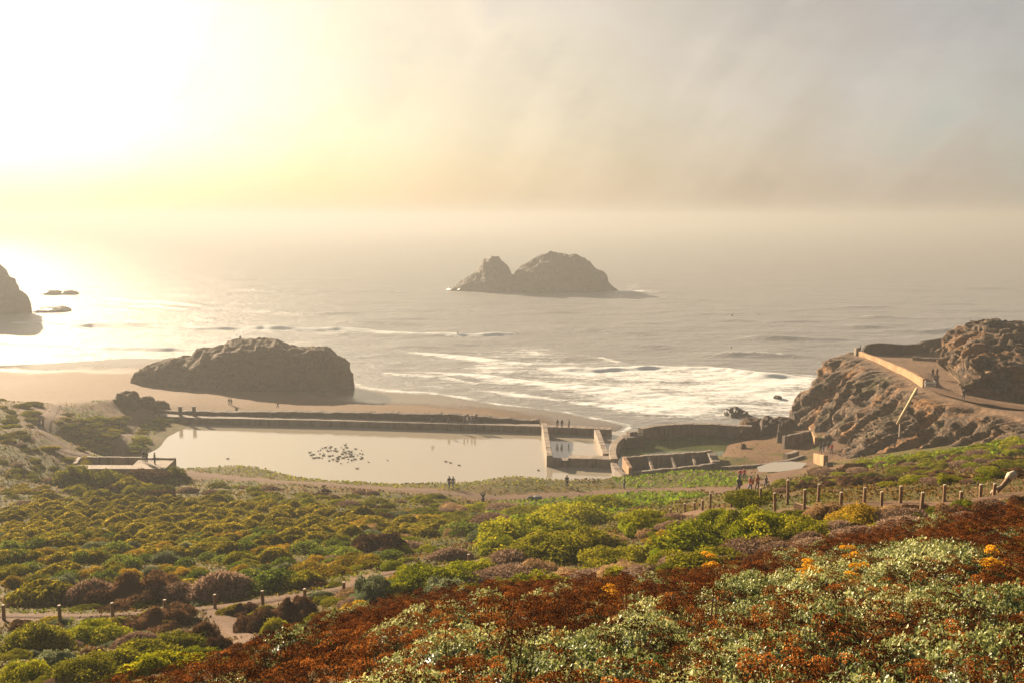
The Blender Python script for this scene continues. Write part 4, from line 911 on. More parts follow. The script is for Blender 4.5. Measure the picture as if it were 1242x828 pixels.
for u, v, lb in ((470, 558, 'lone gull floating right of the flock'), (447, 560, 'gull floating just right of the flock'), (433, 568, 'nearer gull below the flock'), (540.5, 559.5, 'left one of three gulls spread right of the pool middle'), (546.5, 561, 'middle one of three gulls spread right of the pool middle'), (557, 564, 'right one of three gulls spread right of the pool middle'), (653, 570, 'gull floating near the small basin'), (276, 556, 'gull floating near the left end of the pool')):
    x, y, _ = at_z(u, v, 2); tag(link('gull', BM, BIRD, None, (x, y, 2.0), r2.uniform(0, 6), 1.1), lb, 'gull')
for u, v, d, lb in ((888, 383, 300, 'bird flying low over the grey sea, upper one'), (887, 422, 260, 'bird flying low over the grey sea, lower one'), (920, 382, 330, 'bird flying over the sea, rightmost')):
    p = at_d(u, v, d); tag(link('gull', BF, BIRD, None, p, r2.uniform(0, 6), 1.1), lb, 'gull')
# ------------------------------------------------------------------ vegetation
rg = np.random.default_rng(11)
LM = {
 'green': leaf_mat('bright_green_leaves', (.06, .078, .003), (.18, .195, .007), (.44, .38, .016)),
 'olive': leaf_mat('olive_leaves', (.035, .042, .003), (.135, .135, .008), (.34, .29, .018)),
 'yellow': leaf_mat('yellow_blossom_leaves', (.08, .07, .006), (.27, .18, .012), (.55, .33, .03)),
 'brown': leaf_mat('dark_brown_twigs', (.03, .015, .008), (.10, .05, .024), (.21, .115, .05), .2),
 'dry': leaf_mat('dry_pinkish_brush', (.11, .065, .04), (.23, .145, .095), (.36, .25, .17), .25),
 'sage': leaf_mat('grey_green_leaves', (.06, .075, .035), (.13, .15, .07), (.24, .25, .13)),
 'pink': leaf_mat('pale_buff_flower_heads', (.13, .08, .035), (.36, .22, .10), (.52, .36, .19), .25),
 'leafy': leaf_mat('broad_green_leaves', (.03, .05, .006), (.12, .16, .015), (.38, .41, .06)),
 'hummock': leaf_mat('tawny_grass', (.04, .04, .003), (.185, .155, .01), (.48, .36, .03), .45),
 'pale': leaf_mat('pale_green_rosettes', (.04, .06, .014), (.25, .275, .085), (.62, .58, .27), .35, .22, .04),
 'rust': leaf_mat('rust_dry_flowers', (.02, .006, .003), (.13, .038, .009), (.42, .15, .03), .25, .36),
 'gold': leaf_mat('golden_flowers', (.45, .20, .01), (.65, .32, .02), (.75, .45, .04), .3),
 'stem': leaf_mat('dry_stems', (.05, .03, .015), (.10, .06, .03), (.2, .13, .07), .1),
}
def unit(v): return v / (np.linalg.norm(v, axis=-1, keepdims=True) + 1e-9)
def quads(P, Nn, size, asp=1.7, tang=None):
    """one kite-shaped leaf per point"""
    n = len(P); t = rg.normal(size=(n, 3)) if tang is None else tang
    a = unit(np.cross(Nn, np.cross(t, Nn))); b = np.cross(Nn, a); s = np.asarray(size).reshape(-1, 1)
    k = s * .5
    V = np.stack([P - a * k * asp, P + b * k * .8 + a * k * .2, P + a * k * asp, P - b * k * .8 + a * k * .2], 1) 
    return V.reshape(-1, 3), np.arange(n * 4).reshape(-1, 4)
def dome_core(r, h, n=14, m=20, lump=.15, seed=0):
    th = np.linspace(0.02, math.pi * .56, n); ph = np.linspace(0, 2 * math.pi, m, endpoint=False); T, Ph = np.meshgrid(th, ph, indexing='ij')
    q = np.stack([np.sin(T) * np.cos(Ph), np.sin(T) * np.sin(Ph), np.cos(T)], -1); k = 1 + lump * fbm(q * 2.2 + seed, 3, 400)
    return (q * k[..., None] * np.array([r, r, h])).reshape(-1, 3), grid_faces(n, m, True)
def pack(name, chunks):
    Vs = []; Fs = []; T = []; n = 0
    for V, Fq, t in chunks: Vs.append(V); Fs.append(Fq + n); T.append(np.broadcast_to(t, len(V))); n += len(V)
    return mesh_np(name, np.concatenate(Vs), np.concatenate(Fs), False, attrs={'tone': np.concatenate(T)})
def warp(me, seed):
    v = np.empty(len(me.vertices) * 3, np.float32); me.vertices.foreach_get('co', v); v = v.reshape(-1, 3); a = np.arctan2(v[:, 1], v[:, 0])
    k = 1 + .5 * fbm(P3(np.cos(a) * 1.3 + seed * 5.1, np.sin(a) * 1.3), 3, 420); v[:, :2] *= k[:, None]; v[:, 2] *= 1 + .35 * fbm(P3(v[:, 0] * 1.6 + seed, v[:, 1] * 1.6), 2, 430)
    me.vertices.foreach_set('co', v.ravel()); me.update(); return me
def bush_mesh(name, n=5200, leaf=.055, lobes=16, seed=0, spiky=.35, asp=1.7, h=.62):
    r = np.random.default_rng(seed + 50); ch = []; lc = []
    for k in range(lobes):
        a = r.uniform(0, 6.28); d = math.sqrt(r.uniform(0, 1)) * .8; R_ = r.uniform(.13, .36) * (1.15 - .4 * d)
        lc.append((math.cos(a) * d, math.sin(a) * d, h * (1 - d * d * .85) - R_ * .75, R_, r.uniform(-.26, .26)))
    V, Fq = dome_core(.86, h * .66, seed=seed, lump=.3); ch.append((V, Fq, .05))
    w = np.array([q[3] ** 2 for q in lc]); cnt = (n * w / w.sum()).astype(int)
    for (x, y, z, R_, to), c in zip(lc, cnt):
        q = unit(r.normal(size=(c, 3))); q[:, 2] = np.abs(q[:, 2]) * 1.0 - .25; q = unit(q)
        P = np.array([x, y, max(z, 0)]) + q * R_ * r.uniform(.78, 1.06, (c, 1)) * np.array([1, 1, .95])
        nn = unit(q * 1.0 + r.normal(size=(c, 3)) * .75)
        tg = q * spiky + r.normal(size=(c, 3)) * (1 - spiky)
        Vq, Fq = quads(P, nn, leaf * r.uniform(.6, 1.35, c), asp, tg)
        ch.append((Vq, Fq, np.repeat(np.clip(.5 + to + r.normal(size=c) * .2, 0, 1), 4)))
    return warp(pack(name, ch), seed)
def hummock_mesh(name, seed, n=1700):
    r = np.random.default_rng(seed + 90); ch = []
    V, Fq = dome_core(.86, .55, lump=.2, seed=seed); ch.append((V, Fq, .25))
    q = unit(r.normal(size=(n, 3))); q[:, 2] = np.abs(q[:, 2]); P = q * np.array([.9, .9, .6]) * r.uniform(.85, 1.05, (n, 1)); P[:, 2] += .02
    down = np.stack([q[:, 0], q[:, 1], -.55 + .9 * q[:, 2]], -1) + r.normal(size=(n, 3)) * .35
    nn = unit(q + r.normal(size=(n, 3)) * .4)
    Vq, Fq = quads(P, nn, r.uniform(.05, .09, n), 2.6, down); ch.append((Vq, Fq, np.repeat(np.clip(.5 + r.normal(size=n) * .24, 0, 1), 4)))
    return warp(pack(name, ch), seed + 77)
def brush_mesh(name, seed, n=2600):
    """dry brush: thin upright twigs with fuzzy ends"""
    r = np.random.default_rng(seed + 130); ch = []
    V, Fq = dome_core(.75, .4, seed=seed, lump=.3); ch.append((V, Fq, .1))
    a = r.uniform(0, 6.28, n); d = np.sqrt(r.uniform(0, 1, n)) * .95; z = .62 * (1 - d ** 2 * .75) * r.uniform(.55, 1.08, n)
    P = np.stack([np.cos(a) * d, np.sin(a) * d, z], -1); out_ = np.stack([np.cos(a) * d, np.sin(a) * d, .7 + 0 * d], -1) + r.normal(size=(n, 3)) * .4
    Vq, Fq = quads(P, unit(r.normal(size=(n, 3))), r.uniform(.035, .07, n), 3.2, out_); ch.append((Vq, Fq, np.repeat(np.clip(.5 + r.normal(size=n) * .25, 0, 1), 4)))
    return pack(name, ch)
def broad_mesh(name, seed, n=260, ls=1.):
    """broad-leaved plant: leaves in whorls at the ends of shoots"""
    r = np.random.default_rng(seed + 170); ch = []
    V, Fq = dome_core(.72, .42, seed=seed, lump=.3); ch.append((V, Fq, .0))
    a = r.uniform(0, 6.28, n); d = np.sqrt(r.uniform(0, 1, n)) * .95; z = .60 * (1 - d ** 2 * .8) * r.uniform(.6, 1.1, n) + .05
    P = np.stack([np.cos(a) * d, np.sin(a) * d, z], -1) + r.normal(size=(n, 3)) * .03; ax = unit(np.stack([np.cos(a) * d * .8, np.sin(a) * d * .8, .7 + 0 * d], -1) + r.normal(size=(n, 3)) * .3)
    whorl = r.normal(size=n) * .17; k = 8; LV = []; LT = []
    for j in range(k):
        t = unit(np.cross(ax, r.normal(size=(n, 3)))); up = .35 + .5 * (j % 2)
        dr = unit(t + ax * up); s = ls * r.uniform(.045, .08, n)
        nn = unit(np.cross(dr, np.cross(ax, dr))); Vq, Fq = quads(P + dr * s[:, None] * .75, nn, s, 1.55, dr); LV.append(Vq); LT.append(np.repeat(np.clip(.45 + r.normal(size=n) * .22, 0, 1), 4))
    V = np.concatenate(LV); ch.append((V, np.arange(len(V)).reshape(-1, 4), np.concatenate(LT)))
    return pack(name, ch)
def head_mesh(name, seed, stems=12, spread=.46, hh=.6, split=False):
    r = np.random.default_rng(seed + 210); sv = MB(); hc = []; lv = []
    for k in range(stems):
        a = r.uniform(0, 6.28); d = math.sqrt(r.uniform(0.02, 1)) * spread; z = hh * r.uniform(.5, 1.15) * (1 - .35 * (d / spread) ** 2)
        tip = np.array([math.cos(a) * d, math.sin(a) * d, z]); b = np.array([math.cos(a) * d * .35, math.sin(a) * d * .35, 0]); mid = (tip + b) / 2 + r.normal(size=3) * .02
        sv.tube([b, mid, tip], [.006, .005, .004], 4, False); hc.append((tip, r.uniform(.09, .12) if split else r.uniform(.05, .125)))
    st = sv.mesh(name + '_stems'); at = st.attributes.new('tone', 'FLOAT', 'POINT'); at.data.foreach_set('value', np.full(len(st.vertices), .5, np.float32))
    ch = []
    for tip, R_ in hc:
        n = int(30 * (R_ / .055) ** 1.6) + 14; a = r.uniform(0, 6.28, n); d = np.sqrt(r.uniform(0, 1, n)); P = tip + np.stack([np.cos(a) * d * R_, np.sin(a) * d * R_, (1 - d ** 2) * R_ * .42 + r.uniform(-.012, .01, n)], -1)
        nn = unit(np.stack([np.cos(a) * d * .8, np.sin(a) * d * .8, .6 + 0 * d], -1) + r.normal(size=(n, 3)) * .7); to = r.uniform(-.34, .34)
        Vq, Fq = quads(P, nn, r.uniform(.013, .024, n) * (1.5 if split else 1), 1.1); ch.append((Vq, Fq, np.repeat(np.clip(.45 + to + r.normal(size=n) * .2, 0, 1), 4)))
    hd = [pack(name + '_head', [c]) for c in ch] if split else pack(name + '_heads', ch)
    n = 130; a = r.uniform(0, 6.28, n); d = np.sqrt(r.uniform(0, 1, n)) * spread * .9; P = np.stack([np.cos(a) * d, np.sin(a) * d, r.uniform(.05, .4, n)], -1)
    lf = pack(name + '_leaves', [(*quads(P, unit(r.normal(size=(n, 3)) + [0, 0, .6]), r.uniform(.02, .045, n), 2.0), np.repeat(r.uniform(0, .7, n), 4))])
    return st, hd, lf
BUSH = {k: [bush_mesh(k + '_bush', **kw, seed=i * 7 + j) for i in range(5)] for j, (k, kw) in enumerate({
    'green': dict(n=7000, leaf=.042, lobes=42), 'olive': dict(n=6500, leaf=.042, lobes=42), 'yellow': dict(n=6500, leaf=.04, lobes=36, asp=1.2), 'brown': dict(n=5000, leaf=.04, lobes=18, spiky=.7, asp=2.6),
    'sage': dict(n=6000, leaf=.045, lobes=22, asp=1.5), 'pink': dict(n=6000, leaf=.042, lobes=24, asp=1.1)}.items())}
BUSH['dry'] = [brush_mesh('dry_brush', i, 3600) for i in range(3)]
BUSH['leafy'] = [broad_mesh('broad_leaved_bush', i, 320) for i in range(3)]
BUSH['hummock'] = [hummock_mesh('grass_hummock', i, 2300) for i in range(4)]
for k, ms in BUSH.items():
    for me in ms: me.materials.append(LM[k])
NAME = dict(green='coastal_shrub', olive='coastal_shrub', yellow='flowering_shrub', brown='dry_shrub', dry='dry_brush', sage='sage_shrub', pink='flowering_shrub', leafy='leafy_shrub', hummock='grass_hummock')
DESC = dict(green='bright green mounded bush', olive='olive green mounded bush', yellow='bush covered in yellow blossom', brown='dark reddish brown twiggy bush', dry='dry pinkish grey brush', sage='grey green rounded bush', pink='bush covered in pale buff flower heads', leafy='broad-leaved green plant', hummock='tawny rounded grass hummock')
def shrub(X, Y, rx, rz, kind, where, ry=None, sink=.06):
    z = float(Hc(np.array([X]), np.array([Y]))[0])
    o = link(NAME[kind], random.choice(BUSH[kind]), None, None, (X, Y, z - sink * rz), random.choice((0, PI)) + random.gauss(0, .45), (rx, ry or rx * random.uniform(.65, 1.25), rz))
    return tag(o, f'{DESC[kind]} {where}', 'bush' if kind != 'hummock' else 'grass mound', f'{DESC[kind]} {where}')
placed = []
def shrub_px(u, v, w, h, kind, where):
    X, Y, Z = ground_hit(u, v, H, 24); rx = w / 2 * Y / F * 1.08; rz = h * Y / F / .62 * .95
    placed.append((X, Y + rx * .5, rx)); return shrub(X, Y + rx * .45, rx, rz, kind, where)
WB = 'on the slope behind the flower bed'; WL = 'beside the lower left path'; WM = 'on the middle slope'; WR = 'below the right trail'
for a in [(525, 722, 118, 38, 'green', WB), (480, 728, 50, 24, 'green', WB), (575, 700, 70, 22, 'green', WB), (640, 664, 120, 36, 'green', WM), (610, 672, 60, 24, 'green', WM), (700, 640, 120, 30, 'green', WM), (735, 618, 90, 20, 'green', WM), (680, 655, 80, 25, 'green', WM), (795, 643, 92, 24, 'green', WR), (640, 688, 90, 22, 'olive', WM), (690, 682, 150, 36, 'olive', WM), (700, 668, 110, 18, 'yellow', WM), (745, 664, 70, 14, 'pink', WM), (765, 692, 100, 30, 'olive', WB), (860, 692, 120, 36, 'olive', WB), (820, 690, 70, 30, 'olive', WB), (870, 668, 150, 42, 'green', WR), (810, 662, 60, 16, 'yellow', WR), (790, 652, 40, 10, 'pink', WR), (650, 702, 92, 24, 'pink', WB), (690, 702, 50, 12, 'pink', WB), (665, 722, 130, 30, 'green', WB), (602, 730, 90, 22, 'olive', WB), (555, 742, 60, 22, 'sage', WB), (535, 734, 90, 28, 'sage', WB), (620, 692, 70, 24, 'dry', WB), (450, 732, 64, 30, 'sage', WB), (452, 672, 74, 26, 'brown', WM), (490, 668, 56, 12, 'dry', WM), (545, 680, 60, 16, 'dry', WM), (590, 658, 50, 16, 'sage', WM), (560, 650, 60, 16, 'leafy', WM),
          (385, 703, 90, 22, 'yellow', WL), (430, 690, 80, 16, 'yellow', WL), (330, 716, 60, 24, 'leafy', WL), (370, 712, 50, 24, 'olive', WL), (262, 728, 90, 34, 'dry', WL), (150, 733, 124, 38, 'brown', WL), (105, 732, 70, 30, 'dry', WL), (215, 730, 60, 24, 'dry', WL), (35, 732, 90, 28, 'hummock', WL), (350, 755, 66, 32, 'brown', WL), (310, 766, 62, 30, 'brown', WL), (332, 774, 44, 28, 'olive', WL), (395, 765, 60, 26, 'olive', WL), (425, 752, 60, 22, 'yellow', WL), (30, 792, 84, 36, 'olive', WL), (105, 778, 90, 26, 'green', WL), (185, 765, 90, 22, 'brown', WL), (215, 790, 56, 30, 'olive', WL), (235, 785, 50, 34, 'brown', WL), (140, 812, 120, 34, 'olive', WL), (60, 812, 70, 30, 'sage', WL), (195, 822, 110, 34, 'green', WL), (90, 826, 80, 26, 'olive', WL), (20, 826, 60, 26, 'green', WL), (160, 786, 60, 18, 'dry', WL), (265, 790, 40, 24, 'brown', WL), (375, 775, 50, 20, 'sage', WL), (290, 745, 40, 12, 'brown', WL),
          (1052, 640, 90, 24, 'yellow', WR), (1010, 632, 60, 22, 'pink', WR), (1090, 630, 60, 16, 'pink', WR), (1000, 655, 90, 26, 'olive', WR), (940, 660, 110, 40, 'green', WR), (905, 645, 80, 36, 'green', WR), (955, 640, 70, 18, 'green', WR), (970, 660, 60, 26, 'olive', WR), (1215, 628, 60, 26, 'brown', WR), (1170, 628, 60, 20, 'brown', WR), (1120, 645, 90, 18, 'dry', WR), (1060, 655, 90, 18, 'dry', WR), (1180, 640, 80, 16, 'dry', WR), (1000, 668, 70, 16, 'dry', WR), (920, 610, 60, 16, 'olive', WR), (82, 592, 52, 38, 'olive', 'against the front of the concrete platform'), (125, 596, 64, 27, 'olive', 'against the front of the concrete platform'), (172, 592, 64, 24, 'brown', 'against the front of the concrete platform'), (206, 584, 44, 22, 'olive', 'against the front of the concrete platform'), (148, 600, 60, 20, 'hummock', 'against the front of the concrete platform'), (870, 632, 50, 14, 'green', WR), (820, 632, 40, 10, 'dry', WR)]: shrub_px(*a)
for u in range(540, 1120, 22):
    vb_ = float(np.interp(u, [540, 600, 700, 830, 950, 1040, 1100, 1180, 1250], [722, 708, 706, 694, 668, 650, 636, 624, 608])); shrub_px(u + random.uniform(-8, 8), vb_ - random.uniform(-1, 6), random.uniform(40, 90), random.uniform(9, 18), random.choice(['dry', 'dry', 'dry', 'brown', 'pink']), 'along the upper border of the flower bed')
def scatter(poly, n, sep, fn, dmin=24, dmax=200, tries=60, pad=.35):
    """plants at random over the patch of ground whose outline was surveyed"""
    pts = []; us_ = [p[0] for p in poly]; vs_ = [p[1] for p in poly]; W_ = []
    U = rg.uniform(min(us_), max(us_), n * tries); Vv = rg.uniform(min(vs_), max(vs_), n * tries); ok = in_poly(U, Vv, poly)
    for u, v in zip(U[ok], Vv[ok]):
        if len(pts) >= n: break
        d = ray(u, v); 
        X, Y, Z = hit_fast(u, v, dmin)
        if Y > dmax or Z < 2.6: continue
        r, args = fn(u, v, Y)
        if any((X - a) ** 2 + (Y - b) ** 2 < ((r + c) * sep) ** 2 for a, b, c in pts): continue
        if path_dist(np.array([X]), np.array([Y]))[0] < r * pad: continue
        pts.append((X, Y, r)); shrub(X, Y, *args)
    return pts
# quick ground lookup table in picture rows
_hu = np.arange(-60, 1320, 6.); _tab = {}
def hit_fast(u, v, dmin):
    key = (round(u / 6), dmin)
    if key not in _tab:
        uu = key[0] * 6; ysd = np.concatenate([np.arange(dmin, 60, .2), np.arange(60, 215, .5)]); xs = (uu - 621) / F * ysd * 1.0; xs = xs * 1.0
        d = ray(uu, 500.); xs = d[0] / d[1] * ysd; zs = H(xs, ysd); _tab[key] = (ysd, zs, np.maximum.accumulate((zs - CAMZ) / ysd))
    ysd, zs, sl = _tab[key]; d = ray(u, v); s = d[2] / d[1]; i = min(int(np.searchsorted(sl, s)), len(ysd) - 1); Y = ysd[i]; return d[0] / d[1] * Y, float(Y), float(zs[i])
scatter([(0, 628), (60, 606), (200, 606), (330, 612), (450, 622), (560, 640), (520, 655), (400, 662), (300, 668), (150, 682), (0, 684)], 290, .66, lambda u, v, Y: ((r := 1.05 * rg.uniform(.65, 1.4)), (r, r * rg.uniform(.7, 1.15), 'hummock', 'in the hummock field below the platform')), 55, 125, 40)
scatter([(0, 652), (150, 655), (250, 652), (350, 645), (480, 660), (470, 690), (330, 705), (150, 712), (0, 712)], 120, .62, lambda u, v, Y: ((r := .95 * rg.uniform(.7, 1.4)), (r, r * rg.uniform(.8, 1.2), rg.choice(['leafy', 'leafy', 'leafy', 'sage', 'olive', 'yellow', 'hummock']), 'in the leafy band above the left path')), 50, 90)
scatter([(400, 640), (560, 610), (680, 610), (560, 660), (480, 690), (600, 690), (700, 650), (800, 650), (900, 680), (600, 735), (440, 740), (400, 700)], 120, .6, lambda u, v, Y: ((r := .030 * Y * rg.uniform(.35, .8)), (r, r * rg.uniform(.4, .7), rg.choice(['olive', 'green', 'green', 'green', 'dry', 'yellow', 'sage', 'pink', 'green', 'yellow']), WM)), 25, 110)
scatter([(0, 712), (430, 700), (430, 765), (300, 790), (180, 828), (0, 828)], 110, .6, lambda u, v, Y: ((r := .026 * Y * rg.uniform(.35, .85)), (r, r * rg.uniform(.4, .75), rg.choice(['olive', 'olive', 'green', 'brown', 'dry', 'brown', 'sage', 'hummock']), WL)), 24, 60)
scatter([(930, 600), (1010, 565), (1100, 552), (1242, 535), (1242, 592), (1150, 588), (1000, 594)], 110, .6, lambda u, v, Y: ((r := .014 * Y * rg.uniform(.5, 1.3)), (r, r * rg.uniform(.5, .9), rg.choice(['olive', 'brown', 'brown', 'dry', 'green']) if v > 552 - (u - 1100) * .12 + 8 else 'green', 'on the slope above the right trail')), 48, 125)
scatter([(800, 640), (930, 625), (1050, 625), (1242, 606), (1242, 640), (1050, 660), (900, 690), (820, 690)], 80, .6, lambda u, v, Y: ((r := .02 * Y * rg.uniform(.5, 1.2)), (r, r * rg.uniform(.5, .9), rg.choice(['olive', 'green', 'dry', 'dry', 'brown']), WR)), 24, 62)
scatter([(0, 480), (60, 490), (100, 500), (150, 515), (110, 560), (60, 600), (0, 640)], 70, .6, lambda u, v, Y: ((r := .008 * Y * rg.uniform(.5, 1.5)), (r, r * rg.uniform(.35, .6), rg.choice(['olive', 'hummock', 'olive', 'hummock', 'dry']), 'on the far left hill')), 90, 200)
scatter([(76, 585), (200, 580), (230, 590), (210, 605), (90, 605)], 30, .45, lambda u, v, Y: ((r := 1.5 * rg.uniform(.6, 1.2)), (r, r * rg.uniform(.9, 1.4), rg.choice(['olive', 'brown', 'olive']), 'growing over the front of the concrete platform')), 90, 150)
scatter([(230, 590), (330, 590), (560, 606), (560, 640), (330, 612), (220, 606)], 70, .6, lambda u, v, Y: ((r := 1.1 * rg.uniform(.5, 1.5)), (r, r * rg.uniform(.5, .8), rg.choice(['olive', 'green', 'brown', 'olive', 'dry']), 'between the hummock field and the valley path')), 85, 135)
scatter([(95, 508), (200, 505), (262, 512), (225, 530), (188, 552), (105, 556)], 75, .55, lambda u, v, Y: ((r := 1.3 * rg.uniform(.6, 1.5)), (r, r * rg.uniform(.35, .6), rg.choice(['olive', 'green', 'leafy', 'olive', 'hummock']), 'in the reedy flat at the left end of the big pool')), 140, 205)
# --- flower bed on the near shoulder
heads = [head_mesh('rust_flower', i) for i in range(4)]; golds = head_mesh('gold_flower', 9, 6, .16, .55, True)
pales = [broad_mesh('pale_leaf', 20 + i, 430, .62) for i in range(4)]
for st, hd, lf in heads + [golds]:
    st.materials.append(LM['stem']); lf.materials.append(LM['olive']); [q.materials.append(LM['gold'] if isinstance(hd, list) else LM['rust']) for q in (hd if isinstance(hd, list) else [hd])]
for me in pales: me.materials.append(LM['pale'])
def flower(pr, X, Y, z, s, rz, label, group, name='seed_head_plant'):
    o = tag(empty(name, (X, Y, z), rz, s), label, 'flower', group); st, hd, lf = pr
    link('stems', st, None, o)
    for q in (hd if isinstance(hd, list) else [hd]): link('flower_heads' if q is hd else 'flower_head', q, None, o)
    if 0: pass; link('leaves', lf, None, o)
    return o
BED = [(60, 900), (150, 832), (200, 818), (300, 785), (420, 742), (480, 728), (600, 706), (700, 706), (830, 696), (900, 684), (950, 668), (1040, 650), (1100, 636), (1180, 624), (1300, 605), (1300, 900)]
PALE = [[(880, 705), (960, 682), (1050, 660), (1120, 668), (1160, 642), (1185, 655), (1180, 680), (1260, 690), (1260, 750), (1100, 735), (1000, 760), (900, 760), (850, 740)], [(1100, 760), (1260, 740), (1260, 850), (1050, 850), (1000, 810)], [(640, 800), (760, 745), (900, 745), (960, 790), (930, 850), (620, 850)], [(410, 810), (500, 775), (640, 760), (640, 850), (400, 850)], [(745, 755), (785, 755), (785, 790), (745, 790)], [(625, 760), (660, 760), (660, 780), (625, 780)], [(1150, 700), (1260, 690), (1260, 780), (1150, 770)]]
cand = []
gxx, gyy = np.meshgrid(np.arange(-9, 16, .43), np.arange(6.2, 27, .43)); gxx = gxx + rg.uniform(-.15, .15, gxx.shape); gyy = gyy + rg.uniform(-.15, .15, gyy.shape); gzz = H(gxx, gyy)
pu, pv = to_px(gxx, gyy, gzz + .4); inb = in_poly(pu, pv, BED) | ((pv > 828) & (pv < 930) & (pu > 120) & (pu < 1300))
inp = np.zeros_like(inb); nz = fbm(P3(gxx * .9, gyy * .9), 3, 500)
for p in PALE: inp |= in_poly(pu + nz * 30, pv + nz * 14, p)
inp &= ~((fbm(P3(gxx * .8 + 5, gyy * .8), 2, 510) > .2) | (rg.uniform(0, 1, inp.shape) < .45))
inp |= ((fbm(P3(gxx * .7 + 9, gyy * .7), 2, 520) > .5) & (pv > 740)) | (rg.uniform(0, 1, inp.shape) < .05)
ptsR = []; ptsP = []
for X, Y, Z, a, b, u in zip(gxx[inb], gyy[inb], gzz[inb], inp[inb], pv[inb], pu[inb]): (ptsP if a else ptsR).append((X, Y, Z, u, b))
def vis(p): return -60 < p[3] < 1300 and p[4] < 905
ptsR = sorted([p for p in ptsR if vis(p)], key=lambda p: p[1]); ptsP = sorted([p for p in ptsP if vis(p)], key=lambda p: p[1])
print('BED', len(ptsR), len(ptsP))
GR = 'rust brown dried flower plants in the near bed'; GP = 'pale green leafy plants in the near bed'
for i, (X, Y, Z, u, v) in enumerate(ptsP[:300]):
    o = link('leafy_plant', random.choice(pales), None, None, (X, Y, Z - .05), random.uniform(0, 6.28), (s := random.uniform(.40, .72), s, s * random.uniform(.9, 1.6))); tag(o, 'pale green leafy plant among rust flowers in the near bed', 'plant', GP)
for i, (X, Y, Z, u, v) in enumerate(ptsR[:298]): flower(random.choice(heads), X, Y, Z - .05, random.choice((.6, .8, .9, 1., 1.1, 1.3)) * random.uniform(.9, 1.1), random.uniform(0, 6.28), 'rust brown dried flower plant in the near bed', GR)
for i, (u, v, lb) in enumerate([(979, 697, 'golden flowers near the middle of the pale leafy patch'), (985, 708, 'golden flowers just below the upper golden pair'), (1039, 706, 'small golden flowers right of the paired golden ones'), (1199, 689, 'golden flowers by the right edge above the pale leaves'), (858, 682, 'tall golden flower on the upper border of the bed'), (1028, 676, 'golden flowers at the top of the pale leafy patch'), (738, 727, 'yellow flowers on the left part of the upper border')]):
    X, Y, Z = ground_hit(u, v + 26, H, 5); flower(golds, X, Y, Z + .12, 1.0 if i != 4 else 1.25, i, lb, None, 'golden_flower')
def stuff_mesh(name, arr, piece, mat_, label):
    V0 = piece[0]; n = len(arr); V = V0[None] * arr[:, None, 3:4]
    return V
# the rest of the bed beyond the first 300 plants of each kind: one mass
def merged(name, pts, me_list, scale, mat, label):
    ch = []; n = 0; Vs = []; Fs = []; T = []
    geo = []
    for me in me_list:
        v = np.empty(len(me.vertices) * 3, np.float32); me.vertices.foreach_get('co', v); f = np.empty(len(me.polygons) * 4, np.int32); me.polygons.foreach_get('vertices', f) if 0 else me.loops.foreach_get('vertex_index', f); t = np.empty(len(me.vertices), np.float32); me.attributes['tone'].data.foreach_get('value', t); geo.append((v.reshape(-1, 3), f.reshape(-1, 4), t))
    for X, Y, Z, u, v in pts:
        g = random.choice(geo); a = random.uniform(0, 6.28); c, s = math.cos(a), math.sin(a); k = random.uniform(*scale); q = g[0] * k
        Vs.append(np.stack([q[:, 0] * c - q[:, 1] * s + X, q[:, 0] * s + q[:, 1] * c + Y, q[:, 2] + Z - .05], -1)); Fs.append(g[1] + n); T.append(np.clip(g[2] + random.uniform(-.2, .2), 0, 1)); n += len(q)
    if Vs: tag(link(name, mesh_np(name, np.concatenate(Vs), np.concatenate(Fs), attrs={'tone': np.concatenate(T)}), mat), label, 'flowers', None, 'stuff')
merged('far_flowers', ptsR[298:], [h[1] for h in heads], (.75, 1.1), LM['rust'], 'mass of rust brown dried flowers along the upper border of the bed')
merged('far_leafy_plants', ptsP[300:], pales, (.42, .62), LM['pale'], 'mass of pale green leafy plants farther up the bed')
# --- low ground cover everywhere else: grass, ice plant, creeping scrub
N = 300000
uu = rg.uniform(-500, 1750, N); dd = np.exp(rg.uniform(math.log(14), math.log(205), N)); X = (uu - 621) / F * dd; Y = dd + rg.uniform(-.1, .1, N)
Z = H(X, Y); pu, pv = to_px(X, Y, Z); pd = path_dist(X, Y)
sand_here = np.clip(sstep(1.6, -1.2, pd + fbm(P3(X * .5, Y * .5), 3, 21) * 1.6), 0, 1)
rf = in_poly(pu, pv, [(868, 540), (900, 534), (985, 516), (1060, 516), (1052, 545), (1010, 575), (940, 582), (885, 572)]) & (Y > 118)
hl = in_poly(pu, pv, [(0, 478), (110, 470), (150, 478), (190, 498), (130, 512), (90, 498), (40, 540), (20, 505), (0, 500)]) & (Y > 120) & (fbm(P3(X * .3, Y * .3), 4, 31) > .05)
plat = in_poly(X, Y, [tuple(A), tuple(B), tuple(Cc), tuple(Dd)]); inter = in_poly(X, Y, TER)
keep = (Z > 2.35) & (sand_here < .6) & ~(rf & (rg.uniform(0, 1, N) > .05)) & ~hl & ~plat & ~inter & (Y < 203) & ~((pu > 752) & (pu < 880) & (pv < 572) & (Y > 148)) & ~((X > 56) & (Y > 128))
dw = in_poly(pu, pv, [(930, 580), (990, 586), (975, 600), (880, 612), (850, 622), (830, 608)]) & (Y > 30); keep &= ~(dw & (rg.uniform(0, 1, N) > .3))
X, Y, Z, pu, pv = (q[keep] for q in (X, Y, Z, pu, pv)); n = len(X)
n1 = fbm(P3(X * .09, Y * .09), 3, 600); n2 = fbm(P3(X * .35, Y * .35), 3, 610)
C = np.array([(.11, .09, .008), (.10, .11, .007), (.12, .07, .018), (.17, .11, .055), (.04, .025, .01)])
